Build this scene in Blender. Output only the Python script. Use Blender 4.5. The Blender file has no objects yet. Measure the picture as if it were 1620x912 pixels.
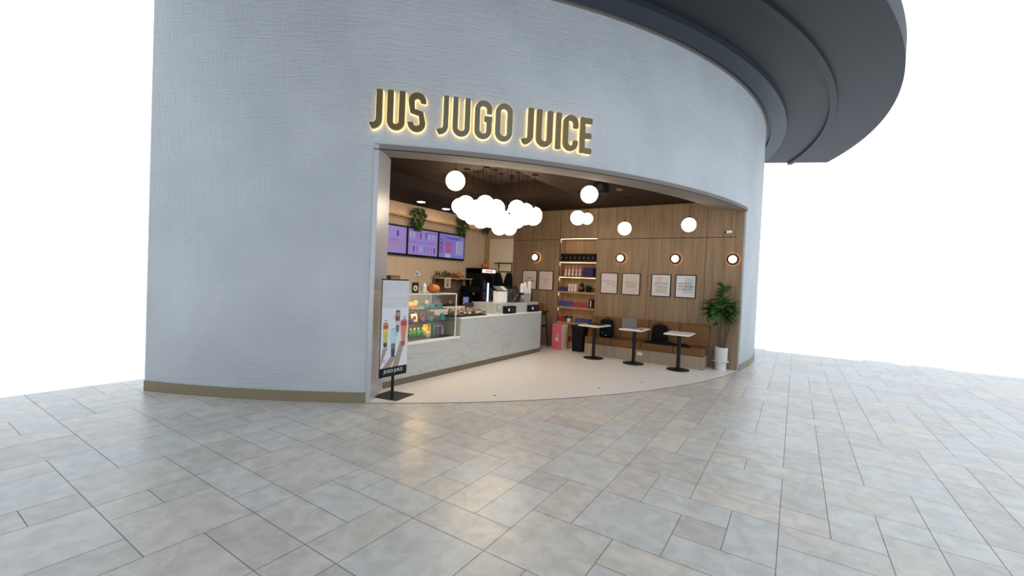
import bpy, math, random
from mathutils import Vector, Matrix
random.seed(7)
C = bpy.context.scene.collection
sc = bpy.context.scene
R = math.radians
# ------------------------------------------------------------------ camera, world, exposure
cam = bpy.data.cameras.new('camera')
cam.sensor_fit = 'HORIZONTAL'; cam.sensor_width = 36.0; cam.lens = 694.2*36.0/1620.0
cam.clip_start = 0.05; cam.clip_end = 200
P_, Q_, A_ = R(1.177), R(2.453), R(32.9)
def _yaw(v):
    return Vector((v[0]*math.cos(A_)-v[1]*math.sin(A_), v[0]*math.sin(A_)+v[1]*math.cos(A_), v[2]))
_fw = Vector((0, math.cos(P_), -math.sin(P_))); _up = Vector((0, math.sin(P_), math.cos(P_))); _rt = Vector((1, 0, 0))
_RT = _yaw(_rt*math.cos(Q_)+_up*math.sin(Q_)); _UP = _yaw(_up*math.cos(Q_)-_rt*math.sin(Q_)); _FW = _yaw(_fw)
co = bpy.data.objects.new('camera', cam); C.objects.link(co)
m4 = Matrix(((_RT.x, _UP.x, -_FW.x, 0), (_RT.y, _UP.y, -_FW.y, 0), (_RT.z, _UP.z, -_FW.z, 1.69), (0, 0, 0, 1)))
co.matrix_world = m4
sc.camera = co
sc.view_settings.view_transform = 'Standard'; sc.view_settings.look = 'None'
sc.view_settings.exposure = 0.0; sc.view_settings.gamma = 1.0; sc.view_settings.use_curve_mapping = False
w = bpy.data.worlds.new('sky'); sc.world = w; w.use_nodes = True
bg = w.node_tree.nodes['Background']
bg.inputs[0].default_value = (0.92, 1.0, 1.09, 1); bg.inputs[1].default_value = 1.36
GLOBE = 6.0        # glow of the pendant globes
SCONCE = 7.0
LED = 10.0
DOWN = 14.0
HALO = 1.55

# ------------------------------------------------------------------ materials
MT = {}
def M(name, col, rough=.5, metal=0., em=None, es=0., var=0., vs=8., bump=0., bs=60., stretch=None, spec=.5, alpha=1., trans=0.):
    if name in MT: return MT[name]
    m = bpy.data.materials.new(name); m.use_nodes = True; nt = m.node_tree; b = nt.nodes['Principled BSDF']
    c4 = (*col, 1)
    b.inputs['Base Color'].default_value = c4; b.inputs['Roughness'].default_value = rough
    b.inputs['Metallic'].default_value = metal; b.inputs['Specular IOR Level'].default_value = spec
    if em: b.inputs['Emission Color'].default_value = (*em, 1); b.inputs['Emission Strength'].default_value = es
    if alpha < 1: b.inputs['Alpha'].default_value = alpha
    if trans: b.inputs['Transmission Weight'].default_value = trans
    tc = nt.nodes.new('ShaderNodeTexCoord'); mp = nt.nodes.new('ShaderNodeMapping')
    nt.links.new(tc.outputs['Object'], mp.inputs[0])
    if stretch: mp.inputs['Scale'].default_value = stretch
    n = nt.nodes.new('ShaderNodeTexNoise'); n.inputs['Scale'].default_value = vs; n.inputs['Detail'].default_value = 4
    nt.links.new(mp.outputs[0], n.inputs['Vector'])
    mx = nt.nodes.new('ShaderNodeMix'); mx.data_type = 'RGBA'
    v = var if var else .04
    mx.inputs[6].default_value = tuple(max(0, x*(1-v)) for x in col)+(1,)
    mx.inputs[7].default_value = tuple(x*(1+v) for x in col)+(1,)
    nt.links.new(n.outputs[0], mx.inputs[0]); nt.links.new(mx.outputs[2], b.inputs['Base Color'])
    if bump:
        n2 = nt.nodes.new('ShaderNodeTexNoise'); n2.inputs['Scale'].default_value = bs; n2.inputs['Detail'].default_value = 3
        nt.links.new(mp.outputs[0], n2.inputs['Vector'])
        bp = nt.nodes.new('ShaderNodeBump'); bp.inputs['Strength'].default_value = bump; bp.inputs['Distance'].default_value = .01
        nt.links.new(n2.outputs[0], bp.inputs['Height']); nt.links.new(bp.outputs[0], b.inputs['Normal'])
    MT[name] = m; return m
def wood(name, c1, c2, sx=14, sz=.9, rough=.5):
    m = bpy.data.materials.new(name); m.use_nodes = True; nt = m.node_tree; b = nt.nodes['Principled BSDF']
    b.inputs['Roughness'].default_value = rough
    tc = nt.nodes.new('ShaderNodeTexCoord'); mp = nt.nodes.new('ShaderNodeMapping'); mp.inputs['Scale'].default_value = (sx, sx, sz)
    nt.links.new(tc.outputs['Object'], mp.inputs[0])
    n = nt.nodes.new('ShaderNodeTexNoise'); n.inputs['Scale'].default_value = 1.; n.inputs['Detail'].default_value = 6; n.inputs['Distortion'].default_value = .6
    nt.links.new(mp.outputs[0], n.inputs['Vector'])
    r = nt.nodes.new('ShaderNodeValToRGB'); r.color_ramp.elements[0].position = .3; r.color_ramp.elements[1].position = .7
    r.color_ramp.elements[0].color = (*c1, 1); r.color_ramp.elements[1].color = (*c2, 1)
    nt.links.new(n.outputs[0], r.inputs[0]); nt.links.new(r.outputs[0], b.inputs['Base Color'])
    MT[name] = m; return m
def marble():
    m = bpy.data.materials.new('white_marble'); m.use_nodes = True; nt = m.node_tree; b = nt.nodes['Principled BSDF']
    b.inputs['Roughness'].default_value = .25
    tc = nt.nodes.new('ShaderNodeTexCoord'); mp = nt.nodes.new('ShaderNodeMapping'); mp.inputs['Rotation'].default_value = (R(35), 0, 0); mp.inputs['Scale'].default_value = (1, .7, 2.6)
    nt.links.new(tc.outputs['Object'], mp.inputs[0])
    n = nt.nodes.new('ShaderNodeTexNoise'); n.inputs['Scale'].default_value = 1.5; n.inputs['Detail'].default_value = 8; n.inputs['Distortion'].default_value = 1.0
    nt.links.new(mp.outputs[0], n.inputs['Vector'])
    r = nt.nodes.new('ShaderNodeValToRGB'); e = r.color_ramp.elements
    e[0].position = .485; e[0].color = (.47, .48, .465, 1); e[1].position = .515; e[1].color = (.47, .48, .465, 1)
    k = e.new(.5); k.color = (.385, .39, .38, 1)
    nt.links.new(n.outputs[0], r.inputs[0]); nt.links.new(r.outputs[0], b.inputs['Base Color'])
    MT['marble'] = m
marble()
def plaster():
    m = bpy.data.materials.new('facade_plaster'); m.use_nodes = True; nt = m.node_tree; b = nt.nodes['Principled BSDF']
    b.inputs['Roughness'].default_value = .55
    tc = nt.nodes.new('ShaderNodeTexCoord')
    def nz(scale, st, det=4):
        mp = nt.nodes.new('ShaderNodeMapping'); mp.inputs['Scale'].default_value = st
        nt.links.new(tc.outputs['Object'], mp.inputs[0])
        n = nt.nodes.new('ShaderNodeTexNoise'); n.inputs['Scale'].default_value = scale; n.inputs['Detail'].default_value = det
        nt.links.new(mp.outputs[0], n.inputs['Vector']); return n
    n1 = nz(30, (1, 1, .12)); n2 = nz(30, (.15, .15, 1.3)); n3 = nz(1.1, (1, 1, 1), 5)
    a = nt.nodes.new('ShaderNodeMath'); a.operation = 'ADD'; nt.links.new(n1.outputs[0], a.inputs[0]); nt.links.new(n2.outputs[0], a.inputs[1])
    bp = nt.nodes.new('ShaderNodeBump'); bp.inputs['Strength'].default_value = .8; bp.inputs['Distance'].default_value = .014
    nt.links.new(a.outputs[0], bp.inputs['Height']); nt.links.new(bp.outputs[0], b.inputs['Normal'])
    r = nt.nodes.new('ShaderNodeValToRGB'); r.color_ramp.elements[0].position = .35; r.color_ramp.elements[1].position = .7
    r.color_ramp.elements[0].color = (.43, .46, .485, 1); r.color_ramp.elements[1].color = (.50, .53, .555, 1)
    nt.links.new(n3.outputs[0], r.inputs[0]); nt.links.new(r.outputs[0], b.inputs['Base Color'])
    MT['plaster'] = m
plaster()
def stone(name, c1, c2):
    m = bpy.data.materials.new(name); m.use_nodes = True; nt = m.node_tree; b = nt.nodes['Principled BSDF']
    b.inputs['Roughness'].default_value = .32
    tc = nt.nodes.new('ShaderNodeTexCoord')
    n = nt.nodes.new('ShaderNodeTexNoise'); n.inputs['Scale'].default_value = 6.5; n.inputs['Detail'].default_value = 10; n.inputs['Roughness'].default_value = .62; n.inputs['Distortion'].default_value = .5
    nt.links.new(tc.outputs['Object'], n.inputs['Vector'])
    r = nt.nodes.new('ShaderNodeValToRGB'); r.color_ramp.elements[0].position = .38; r.color_ramp.elements[1].position = .62
    r.color_ramp.elements[0].color = (*c1, 1); r.color_ramp.elements[1].color = (*c2, 1)
    nt.links.new(n.outputs[0], r.inputs[0]); nt.links.new(r.outputs[0], b.inputs['Base Color'])
    MT[name] = m; return m
stone('stone_grey', (.505, .48, .435), (.625, .60, .555))
stone('stone_blue', (.50, .505, .485), (.61, .615, .595))
stone('stone_warm', (.54, .505, .45), (.66, .625, .565))
stone('stone_mid', (.46, .44, .41), (.57, .55, .515))
def penny():
    m = bpy.data.materials.new('penny_tile'); m.use_nodes = True; nt = m.node_tree; b = nt.nodes['Principled BSDF']
    b.inputs['Roughness'].default_value = .35
    L = nt.links.new
    tc = nt.nodes.new('ShaderNodeTexCoord')
    def vm(op, a, bv=None):
        n = nt.nodes.new('ShaderNodeVectorMath'); n.operation = op
        L(a, n.inputs[0])
        if bv is not None:
            if isinstance(bv, tuple): n.inputs[1].default_value = bv
            else: L(bv, n.inputs[1])
        return n
    s = vm('MULTIPLY', tc.outputs['Object'], (21, 21, 0))
    def cell(off):
        o = vm('ADD', s.outputs[0], off); md = nt.nodes.new('ShaderNodeVectorMath'); md.operation = 'WRAP'
        L(o.outputs[0], md.inputs[0]); md.inputs[1].default_value = (.5, .866, 1); md.inputs[2].default_value = (-.5, -.866, -1)
        return vm('LENGTH', md.outputs[0])
    a = cell((100, 100, 0)); c = cell((100.5, 100.866, 0))
    mn = nt.nodes.new('ShaderNodeMath'); mn.operation = 'MINIMUM'; L(a.outputs['Value'], mn.inputs[0]); L(c.outputs['Value'], mn.inputs[1])
    r = nt.nodes.new('ShaderNodeValToRGB'); r.color_ramp.elements[0].position = .40; r.color_ramp.elements[1].position = .45
    r.color_ramp.elements[0].color = (.86, .835, .81, 1); r.color_ramp.elements[1].color = (.56, .53, .505, 1)
    L(mn.outputs[0], r.inputs[0]); L(r.outputs[0], b.inputs['Base Color'])
    MT['penny'] = m
penny()
def glass(name, tint, refl=.05):
    m = bpy.data.materials.new(name); m.use_nodes = True; nt = m.node_tree
    nt.nodes.remove(nt.nodes['Principled BSDF'])
    t = nt.nodes.new('ShaderNodeBsdfTransparent'); t.inputs[0].default_value = (*tint, 1)
    g = nt.nodes.new('ShaderNodeBsdfGlossy'); g.inputs['Roughness'].default_value = .03
    x = nt.nodes.new('ShaderNodeMixShader'); x.inputs[0].default_value = refl; nt.links.new(t.outputs[0], x.inputs[1]); nt.links.new(g.outputs[0], x.inputs[2])
    nt.links.new(x.outputs[0], nt.nodes['Material Output'].inputs[0])
    MT[name] = m; return m
glass('glass', (.95, .97, .96)); glass('acrylic_grey', (.62, .63, .65)); glass('acrylic_clear', (.86, .86, .87))

wood('panel_wood', (.19, .118, .060), (.305, .202, .115))
wood('corner_wood', (.42, .27, .13), (.52, .34, .17))
wood('niche_wood', (.36, .225, .115), (.48, .31, .17))
wood('bench_wood', (.27, .20, .14), (.37, .29, .21))
M('trim', (.20, .18, .165), .85, var=.25, vs=14, stretch=(1, 1, 12))
M('jamb', (.46, .46, .485), .3, metal=.25)
M('bronze', (.23, .19, .115), .4, metal=.3)
M('kick', (.16, .125, .075), .45, metal=.2)
M('mall_black', (.010, .014, .020), .6); M('mall_band', (.022, .032, .045), .5)
M('ceil_dark', (.026, .015, .0095), .75, spec=.1); M('ceil_low', (.016, .010, .007), .8, spec=.15)
M('coffer', (.036, .025, .021), .8, spec=.1)
M('cream_wall', (.60, .465, .325), .5, var=.05, vs=3)
M('cream_panel', (.86, .72, .52), .6)
M('bulk', (.50, .37, .24), .6)
M('gold', (.155, .115, .05), .42, metal=.35); M('olive', (.165, .150, .095), .42, metal=.3)
M('halo', (1, .9, .6), .5, em=(1, .66, .25), es=HALO)
M('added_wallglow', (1, 1, 1), .3, em=(1, .56, .25), es=20.)
M('globe', (1, 1, 1), .3, em=(1, .80, .56), es=GLOBE)
M('sconce', (1, 1, 1), .3, em=(1, .80, .58), es=SCONCE)
M('led', (1, .9, .7), .3, em=(1, .60, .27), es=LED)
M('caseled', (1, .9, .7), .3, em=(1, .62, .22), es=130.)
M('down', (1, 1, 1), .3, em=(1, .90, .76), es=DOWN)
M('black', (.005, .005, .006), .5, spec=.22); M('blackmetal', (.006, .006, .007), .45, spec=.25); M('blackcloth', (.006, .007, .010), .9, spec=.15)
M('darkgrey', (.022, .022, .025), .5, spec=.3); M('grey', (.15, .15, .155), .5); M('silver', (.45, .45, .46), .3, metal=.8)
M('white', (.78, .77, .75), .4); M('whitegloss', (.82, .81, .79), .2); M('cream', (.75, .64, .5), .5)
M('paper', (.64, .58, .55), .7); M('paperpink', (.66, .54, .52), .7); M('paperwarm', (.66, .59, .5), .7); M('papergrey', (.66, .66, .66), .7)
M('artpink', (.66, .47, .46), .7); M('artsage', (.49, .47, .36), .7); M('artgrey', (.50, .52, .53), .7); M('artwarm', (.60, .52, .44), .7)
M('darkboard', (.20, .135, .08), .6); M('ink', (.06, .06, .065), .7); M('inksoft', (.27, .20, .19), .7); M('frame', (.018, .010, .008), .5, spec=.2)
M('leather', (.165, .082, .028), .5, var=.1, vs=5, spec=.25); M('leatherseam', (.09, .05, .022), .6)
M('tabletop', (.80, .77, .73), .3); M('leaf', (.045, .13, .028), .45, var=.4, vs=9); M('leaf2', (.08, .20, .045), .45, var=.35, vs=9); M('ivy', (.085, .13, .035), .6, var=.5, vs=30)
M('bark', (.10, .065, .045), .8); M('soil', (.03, .022, .018), .95)
M('pot', (.62, .62, .61), .5, var=.06); M('orange', (.62, .16, .02), .5, var=.2, vs=20); M('stemg', (.10, .075, .03), .7)
M('pink', (.62, .12, .17), .45); M('purple', (.055, .03, .13), .8, var=.2, vs=20); M('blue', (.05, .09, .34), .3); M('red', (.42, .05, .06), .35)
M('teal', (.06, .32, .30), .35); M('green', (.06, .25, .08), .35); M('yellow', (.75, .50, .06), .35); M('kraft', (.26, .18, .11), .75, var=.25, vs=25)
M('violet', (.22, .05, .28), .4); M('brown', (.16, .07, .03), .5); M('tumbler', (.55, .38, .34), .25); M('banner', (.56, .57, .60), .6); M('bannerlow', (.66, .67, .72), .6)
M('sand', (.33, .27, .22), .8); M('aqua', (.42, .62, .64), .5); M('salmon', (.65, .20, .12), .5); M('lime', (.45, .50, .10), .5); M('navy', (.03, .05, .10), .5)
M('scr_lilac', (.012, .012, .016), .3, em=(.50, .38, .95), es=.50); M('scr_pink', (.012, .012, .016), .3, em=(.62, .34, .72), es=.50)
M('scr_blue', (.012, .012, .016), .3, em=(.30, .28, .80), es=.50); M('scr_deep', (.012, .012, .016), .3, em=(.10, .07, .34), es=.8)
M('scr_red', (.012, .012, .016), .3, em=(.45, .10, .26), es=.8); M('scr_navy', (.012, .012, .016), .3, em=(.05, .05, .26), es=.8); M('scr_grey', (.012, .012, .016), .3, em=(.42, .38, .55), es=.8)
M('tablet', (.1, .1, .2), .3, em=(.16, .20, .42), es=.7); M('fridgelight', (1, 1, 1), .3, em=(.45, .62, 1), es=3.2); M('fridgeglow', (.3, .4, .8), .3, em=(.07, .10, .26), es=1.)
M('signlight', (1, .9, .9), .3, em=(1, .80, .78), es=1.2); M('signred', (.5, .05, .05), .3, em=(.6, .09, .08), es=1.)

# ------------------------------------------------------------------ mesh builder
class MB:
    def __init__(s): s.v = []; s.f = []; s.m = []; s.ml = []
    def mi(s, m):
        m = MT[m] if isinstance(m, str) else m
        if m not in s.ml: s.ml.append(m)
        return s.ml.index(m)
    def add(s, vs, fs, m):
        k = len(s.v); s.v += [tuple(v) for v in vs]; i = s.mi(m)
        for f in fs: s.f.append(tuple(k+a for a in f)); s.m.append(i)
        return s
    def box(s, x0, y0, z0, x1, y1, z1, m, rot=0, piv=None, tilt=None):
        if x0 > x1: x0, x1 = x1, x0
        if y0 > y1: y0, y1 = y1, y0
        if z0 > z1: z0, z1 = z1, z0
        vs = [Vector((x, y, z)) for z in (z0, z1) for y in (y0, y1) for x in (x0, x1)]
        p = Vector(piv) if piv else Vector(((x0+x1)/2, (y0+y1)/2, (z0+z1)/2))
        if rot or tilt:
            q = Matrix.Rotation(rot, 3, 'Z')
            if tilt: q = q @ Matrix.Rotation(tilt[1], 3, tilt[0])
            vs = [q @ (v-p)+p for v in vs]
        return s.add(vs, [(0, 2, 3, 1), (4, 5, 7, 6), (0, 1, 5, 4), (2, 6, 7, 3), (0, 4, 6, 2), (1, 3, 7, 5)], m)
    def quad(s, a, b, c, d, m): return s.add([a, b, c, d], [(0, 1, 2, 3)], m)
    def cyl(s, p0, p1, r0, m, r1=None, n=16):
        r1 = r0 if r1 is None else r1
        p0, p1 = Vector(p0), Vector(p1); d = (p1-p0).normalized()
        a = d.orthogonal().normalized(); b = d.cross(a)
        vs = []
        for p, r in ((p0, r0), (p1, r1)):
            for i in range(n):
                t = 2*math.pi*i/n; vs.append(p+(a*math.cos(t)+b*math.sin(t))*r)
        fs = [(i, (i+1) % n, n+(i+1) % n, n+i) for i in range(n)]+[tuple(range(n-1, -1, -1)), tuple(range(n, 2*n))]
        return s.add(vs, fs, m)
    def tube(s, pts, r, m, n=8):
        for a, b in zip(pts[:-1], pts[1:]): s.cyl(a, b, r, m, n=n)
        return s
    def lathe(s, c, prof, m, n=20, lobes=0, la=0.):
        vs = []; k = len(prof)
        for r, z in prof:
            for i in range(n):
                t = 2*math.pi*i/n; rr = r*(1-la*abs(math.sin(lobes*t/2))) if lobes else r
                rr = rr if not lobes else r*(1-la+la*abs(math.cos(lobes*t/2)))
                vs.append((c[0]+rr*math.cos(t), c[1]+rr*math.sin(t), c[2]+z))
        fs = [(j*n+i, j*n+(i+1) % n, (j+1)*n+(i+1) % n, (j+1)*n+i) for j in range(k-1) for i in range(n)]
        fs += [tuple(range(n-1, -1, -1)), tuple((k-1)*n+i for i in range(n))]
        return s.add(vs, fs, m)
    def sphere(s, c, r, m, nu=24, nv=14, sz=1., lobes=0, la=0.):
        pr = [(r*max(.02, math.sin(math.pi*j/nv)), -r*sz*math.cos(math.pi*j/nv)) for j in range(nv+1)]
        return s.lathe(c, pr, m, nu, lobes, la)
    def rbox(s, x0, y0, z0, x1, y1, z1, m, e=.45, nu=18, nv=10, taper=0.):
        # soft superellipsoid box
        cx, cy, cz = (x0+x1)/2, (y0+y1)/2, (z0+z1)/2; a, b, c = (x1-x0)/2, (y1-y0)/2, (z1-z0)/2
        def sg(v, p): return math.copysign(abs(v)**p, v)
        vs = []
        for j in range(nv+1):
            u = -math.pi/2+math.pi*j/nv
            for i in range(nu):
                t = 2*math.pi*i/nu; zz = sg(math.sin(u), e); k = 1-taper*(zz+1)/2
                vs.append((cx+a*k*sg(math.cos(u), e)*sg(math.cos(t), e), cy+b*k*sg(math.cos(u), e)*sg(math.sin(t), e), cz+c*zz))
        fs = [(j*nu+i, j*nu+(i+1) % nu, (j+1)*nu+(i+1) % nu, (j+1)*nu+i) for j in range(nv) for i in range(nu)]
        return s.add(vs, fs, m)
    def leaf(s, base, d, up, L, W, m, bend=.25):
        d = Vector(d).normalized(); side = d.cross(Vector(up)).normalized(); nrm = side.cross(d).normalized()
        pr = [(0, .06), (.2, .6), (.45, .95), (.7, 1.), (.9, .65), (1., .08)]
        vs = []
        for t, wd in pr:
            c = Vector(base)+d*L*t-nrm*L*bend*t*t
            vs += [c+side*W*.5*wd+nrm*W*.12*wd, c, c-side*W*.5*wd+nrm*W*.12*wd]
        fs = []
        for i in range(len(pr)-1):
            a = i*3; fs += [(a, a+1, a+4, a+3), (a+1, a+2, a+5, a+4)]
        return s.add(vs, fs, m)
    def build(s, name, parent=None, loc=(0, 0, 0), smooth=True, bevel=0., seg=2, **tags):
        me = bpy.data.meshes.new(name); me.from_pydata(s.v, [], s.f)
        for m in s.ml: me.materials.append(m)
        me.polygons.foreach_set('material_index', s.m)
        if smooth:
            me.polygons.foreach_set('use_smooth', [True]*len(s.f)); me.set_sharp_from_angle(angle=R(38))
        me.update()
        o = bpy.data.objects.new(name, me); C.objects.link(o)
        if parent: o.parent = parent
        o.location = loc
        if bevel:
            b = o.modifiers.new('bevel', 'BEVEL'); b.width = bevel; b.segments = seg; b.limit_method = 'ANGLE'; b.angle_limit = R(40)
        for k, v in tags.items(): o[k] = v
        return o
def thing(name, label, cat, loc=(0, 0, 0), rz=0, group=None):
    o = bpy.data.objects.new(name, None); C.objects.link(o); o.location = loc; o.rotation_euler = (0, 0, rz)
    o.empty_display_size = .1; o['label'] = label; o['category'] = cat
    if group: o['group'] = group
    return o
def dup(root, loc, rz=None, label=None, group=None):
    r = root.copy(); C.objects.link(r); r.location = loc
    if rz is not None: r.rotation_euler = (0, 0, rz)
    if label: r['label'] = label
    if group: r['group'] = group
    for ch in list(root.children):
        c = ch.copy(); C.objects.link(c); c.parent = r
        for g in list(ch.children):
            d = g.copy(); C.objects.link(d); d.parent = c
    return r
def text(s, size, m, parent, loc, facing='-y', name='lettering', depth=.001, align='CENTER', xs=1.):
    cu = bpy.data.curves.new(name, 'FONT'); cu.body = s; cu.size = size; cu.extrude = depth; cu.align_x = align; cu.align_y = 'CENTER'; cu.resolution_u = 2
    t = bpy.data.objects.new('tmp', cu); C.objects.link(t)
    bpy.context.view_layer.update()
    me = bpy.data.meshes.new_from_object(t.evaluated_get(bpy.context.evaluated_depsgraph_get()))
    bpy.data.objects.remove(t); me.name = name
    rot = {'-y': Matrix.Rotation(R(90), 4, 'X'), '+x': Matrix.Rotation(R(90), 4, 'Z') @ Matrix.Rotation(R(90), 4, 'X')}[facing]
    me.transform(rot @ Matrix.Scale(xs, 4, (1, 0, 0)))
    me.materials.clear(); me.materials.append(MT[m])
    o = bpy.data.objects.new(name, me); C.objects.link(o); o.parent = parent; o.location = loc
    return o

# ------------------------------------------------------------------ the facade circle
CX, CY, RR = -11.04, 11.76, 10.26
TL, TR, T0, T1 = -51.23, -9.33, -68.0, 22.0       # jambs and ends of the curved front, degrees
def arc(t, r, z): return (CX+r*math.cos(R(t)), CY+r*math.sin(R(t)), z)
def ring(mb, t0, t1, prof, m, step=1.0, caps=True):
    """sweep a closed (radius, z) profile along the arc"""
    n = max(2, int(abs(t1-t0)/step)+1); k = len(prof); vs = []
    for i in range(n):
        t = t0+(t1-t0)*i/(n-1)
        for r, z in prof: vs.append(arc(t, r, z))
    fs = [(i*k+j, i*k+(j+1) % k, (i+1)*k+(j+1) % k, (i+1)*k+j) for i in range(n-1) for j in range(k)]
    if caps: fs += [tuple(range(k-1, -1, -1)), tuple((n-1)*k+j for j in range(k))]
    mb.add(vs, fs, m)
ZH, ZT = 3.35, 5.56
b = MB()
ring(b, T0, TL, [(RR, 0), (RR, ZT), (RR-.6, ZT), (RR-.6, 0)], 'plaster')
ring(b, TR, T1, [(RR, 0), (RR, ZT), (RR-.6, ZT), (RR-.6, 0)], 'plaster')
ring(b, TL, TR, [(RR, ZH), (RR, ZT), (RR-.6, ZT), (RR-.6, ZH+.03)], 'plaster', caps=False)
b.build('wall_front', kind='structure')
b = MB()    # lined opening: lip, soffit, jambs
ring(b, TL-.02, TR, [(RR+.015, ZH-.075), (RR+.015, ZH), (RR-.62, ZH+.02), (RR-.62, ZH)], 'trim')
ring(b, TL-.02, TR, [(RR+.0155, ZH-.075), (RR+.019, ZH-.075), (RR+.019, ZH-.064), (RR+.0155, ZH-.064)], 'frame')
b.build('trim_1', kind='structure')
b = MB()
for t, s in ((TL, 1),):
    ring(b, t-.02*s, t+.30*s, [(RR+.015, 0), (RR+.015, ZH-.01), (RR-.02, ZH-.01), (RR-.02, 0)], 'jamb', step=.2)
    p = [arc(t+.28*s, RR-.02, 0), arc(t+.55*s, RR-.62, 0), arc(t, RR-.62, 0), arc(t, RR-.02, 0)]
    vs = p+[(x, y, ZH-.03) for x, y, z in p]
    b.add(vs, [(0, 1, 5, 4), (1, 2, 6, 5), (2, 3, 7, 6), (3, 0, 4, 7), (4, 5, 6, 7), (3, 2, 1, 0)], 'jamb')
b.build('trim_2', kind='structure', smooth=False)
b = MB()
ring(b, T0, TL-.03, [(RR+.0, .0), (RR+.012, .0), (RR+.012, .135), (RR, .135)], 'bronze')
ring(b, TR+.1, T1, [(RR+.0, .0), (RR+.012, .0), (RR+.012, .135), (RR, .135)], 'bronze')
b.build('baseboard_front', kind='structure')
# dark mall ceiling over the front
b = MB()
ring(b, T0, T1, [(RR-.6, ZT+.001), (RR+.03, ZT+.001), (RR+.03, ZT+.05), (RR-.6, ZT+.05)], 'trim')
ring(b, T0, T1, [(RR-.6, ZT+.05), (RR+.10, ZT+.05), (RR+.10, ZT-.0), (RR+.42, ZT-.0), (RR+.42, ZT+.5), (RR-.6, ZT+.5)], 'mall_band')
ring(b, T0, T1, [(RR+.42, ZT+.10), (RR+1.2, ZT+.10), (RR+1.2, ZT+.04), (RR+1.32, ZT+.04), (RR+1.32, ZT+.10), (RR+2.3, ZT+.10), (RR+2.3, ZT+.5), (RR+.42, ZT+.5)], 'mall_black')
M('sky_blocker', (.16, .145, .13), .8)
ring(b, T0-12, -41, [(RR+2.3, ZT+.10), (RR+10.5, ZT+.10), (RR+10.5, ZT+.5), (RR+2.3, ZT+.5)], 'sky_blocker')  # slab added out of view to block sky light on the left
b.build('ceiling', kind='structure')

# ------------------------------------------------------------------ floors
U = .3048
known = [(-7,5,2,2,'b'),(-7,7,2,1,'g'),(-8,5,1,2,'g'),(-10,7,1,1,'b'),(-9,7,2,1,'b'),(-10,6,2,1,'b'),(-10,5,2,1,'g'),(-8,4,1,1,'g'),(-5,5,1,2,'g'),(-5,7,2,2,'g'),
 (-4,5,1,2,'b'),(-3,8,2,1,'w'),(-3,6,2,2,'b'),(-6,10,1,1,'m'),(-6,8,1,2,'b'),(-7,8,1,2,'w'),(-5,9,1,2,'g'),(-4,9,2,2,'b'),(-2,10,1,1,'m'),(-2,8,0,0,'b'),(-2,9,2,1,'b'),
 (-4,11,1,2,'g'),(-3,12,1,1,'b'),(-3,11,2,1,'b'),(-4,13,2,2,'m'),(-6,11,2,2,'b'),(-6,13,1,1,'b'),(-6,14,1,1,'w'),(-6,15,1,2,'b'),(-6,17,1,2,'g'),(-5,13,1,1,'w'),
 (-5,14,1,2,'b'),(-5,16,1,2,'m'),(-5,18,1,1,'g'),(-5,19,1,1,'m'),(-5,20,1,2,'g'),(-5,22,1,1,'w'),(-4,15,1,2,'w'),(-4,17,2,1,'g'),(-3,15,1,2,'b'),(-4,18,1,1,'w'),(-3,18,1,1,'g'),(-4,19,1,4,'m'),
 (-2,12,2,1,'w'),(-2,13,2,1,'g'),(-2,14,2,1,'b'),(-8,8,1,1,'w'),(-8,9,1,2,'b'),(-8,11,2,1,'w'),(-7,10,1,1,'b'),(-8,12,2,1,'g'),(-9,14,2,1,'b'),(-9,13,2,1,'g'),(-7,13,1,1,'w'),(-7,14,1,1,'b'),
 (-8,15,2,1,'m'),(-8,16,2,2,'w'),(-10,8,2,2,'g'),(-10,10,2,1,'g'),(-10,11,2,1,'m'),(-13,9,1,1,'g'),(-12,8,2,2,'m'),(-13,8,1,1,'m'),(-13,10,2,1,'m'),(-11,10,1,1,'m'),(-12,11,2,1,'w'),
 (-11,12,2,2,'m'),(-9,12,1,1,'w'),(-15,9,2,2,'g'),(-12,6,2,2,'g'),(-5,23,2,2,'m'),(-13,12,2,2,'g')]
I0, I1, J0, J1 = -26, 14, -6, 46
occ = {}; tiles = []
def place(i, j, w_, h_, t):
    for a in range(i, i+w_):
        for c in range(j, j+h_):
            if (a, c) in occ: return False
    for a in range(i, i+w_):
        for c in range(j, j+h_): occ[(a, c)] = 1
    tiles.append((i, j, w_, h_, t)); return True
for k in known:
    if k[2]: place(*k)
rt = random.Random(11)
for j in range(J0, J1):
    for i in range(I0, I1):
        if (i, j) in occ: continue
        opts = [(2, 2), (2, 1), (1, 2), (1, 1), (2, 1), (1, 2), (2, 2)]; rt.shuffle(opts)
        for o_ in opts+[(1, 1)]:
            if place(i, j, o_[0], o_[1], rt.choice('ggbbmmw')): break
fb = MB(); g_ = .0022
for i, j, w_, h_, t in tiles:
    x0, y0, x1, y1 = (i-.078)*U+g_, (j+.205)*U+g_, (i+w_-.078)*U-g_, (j+h_+.205)*U-g_
    if max(math.hypot(x-CX, y-CY) for x in (x0, x1) for y in (y0, y1)) < RR-.9 and x0 > CX: continue
    fb.add([(x0, y0, 0), (x1, y0, 0), (x1, y1, 0), (x0, y1, 0)], [(0, 1, 2, 3)], {'g': 'stone_grey', 'b': 'stone_blue', 'w': 'stone_warm', 'm': 'stone_mid'}[t])
M('grout', (.15, .15, .145), .8)
fb.box((I0-.1)*U, (J0+.1)*U, -.12, (I1+.1)*U, (J1+.3)*U, -.0015, 'grout')
fb.build('floor', kind='structure', smooth=False)
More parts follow.
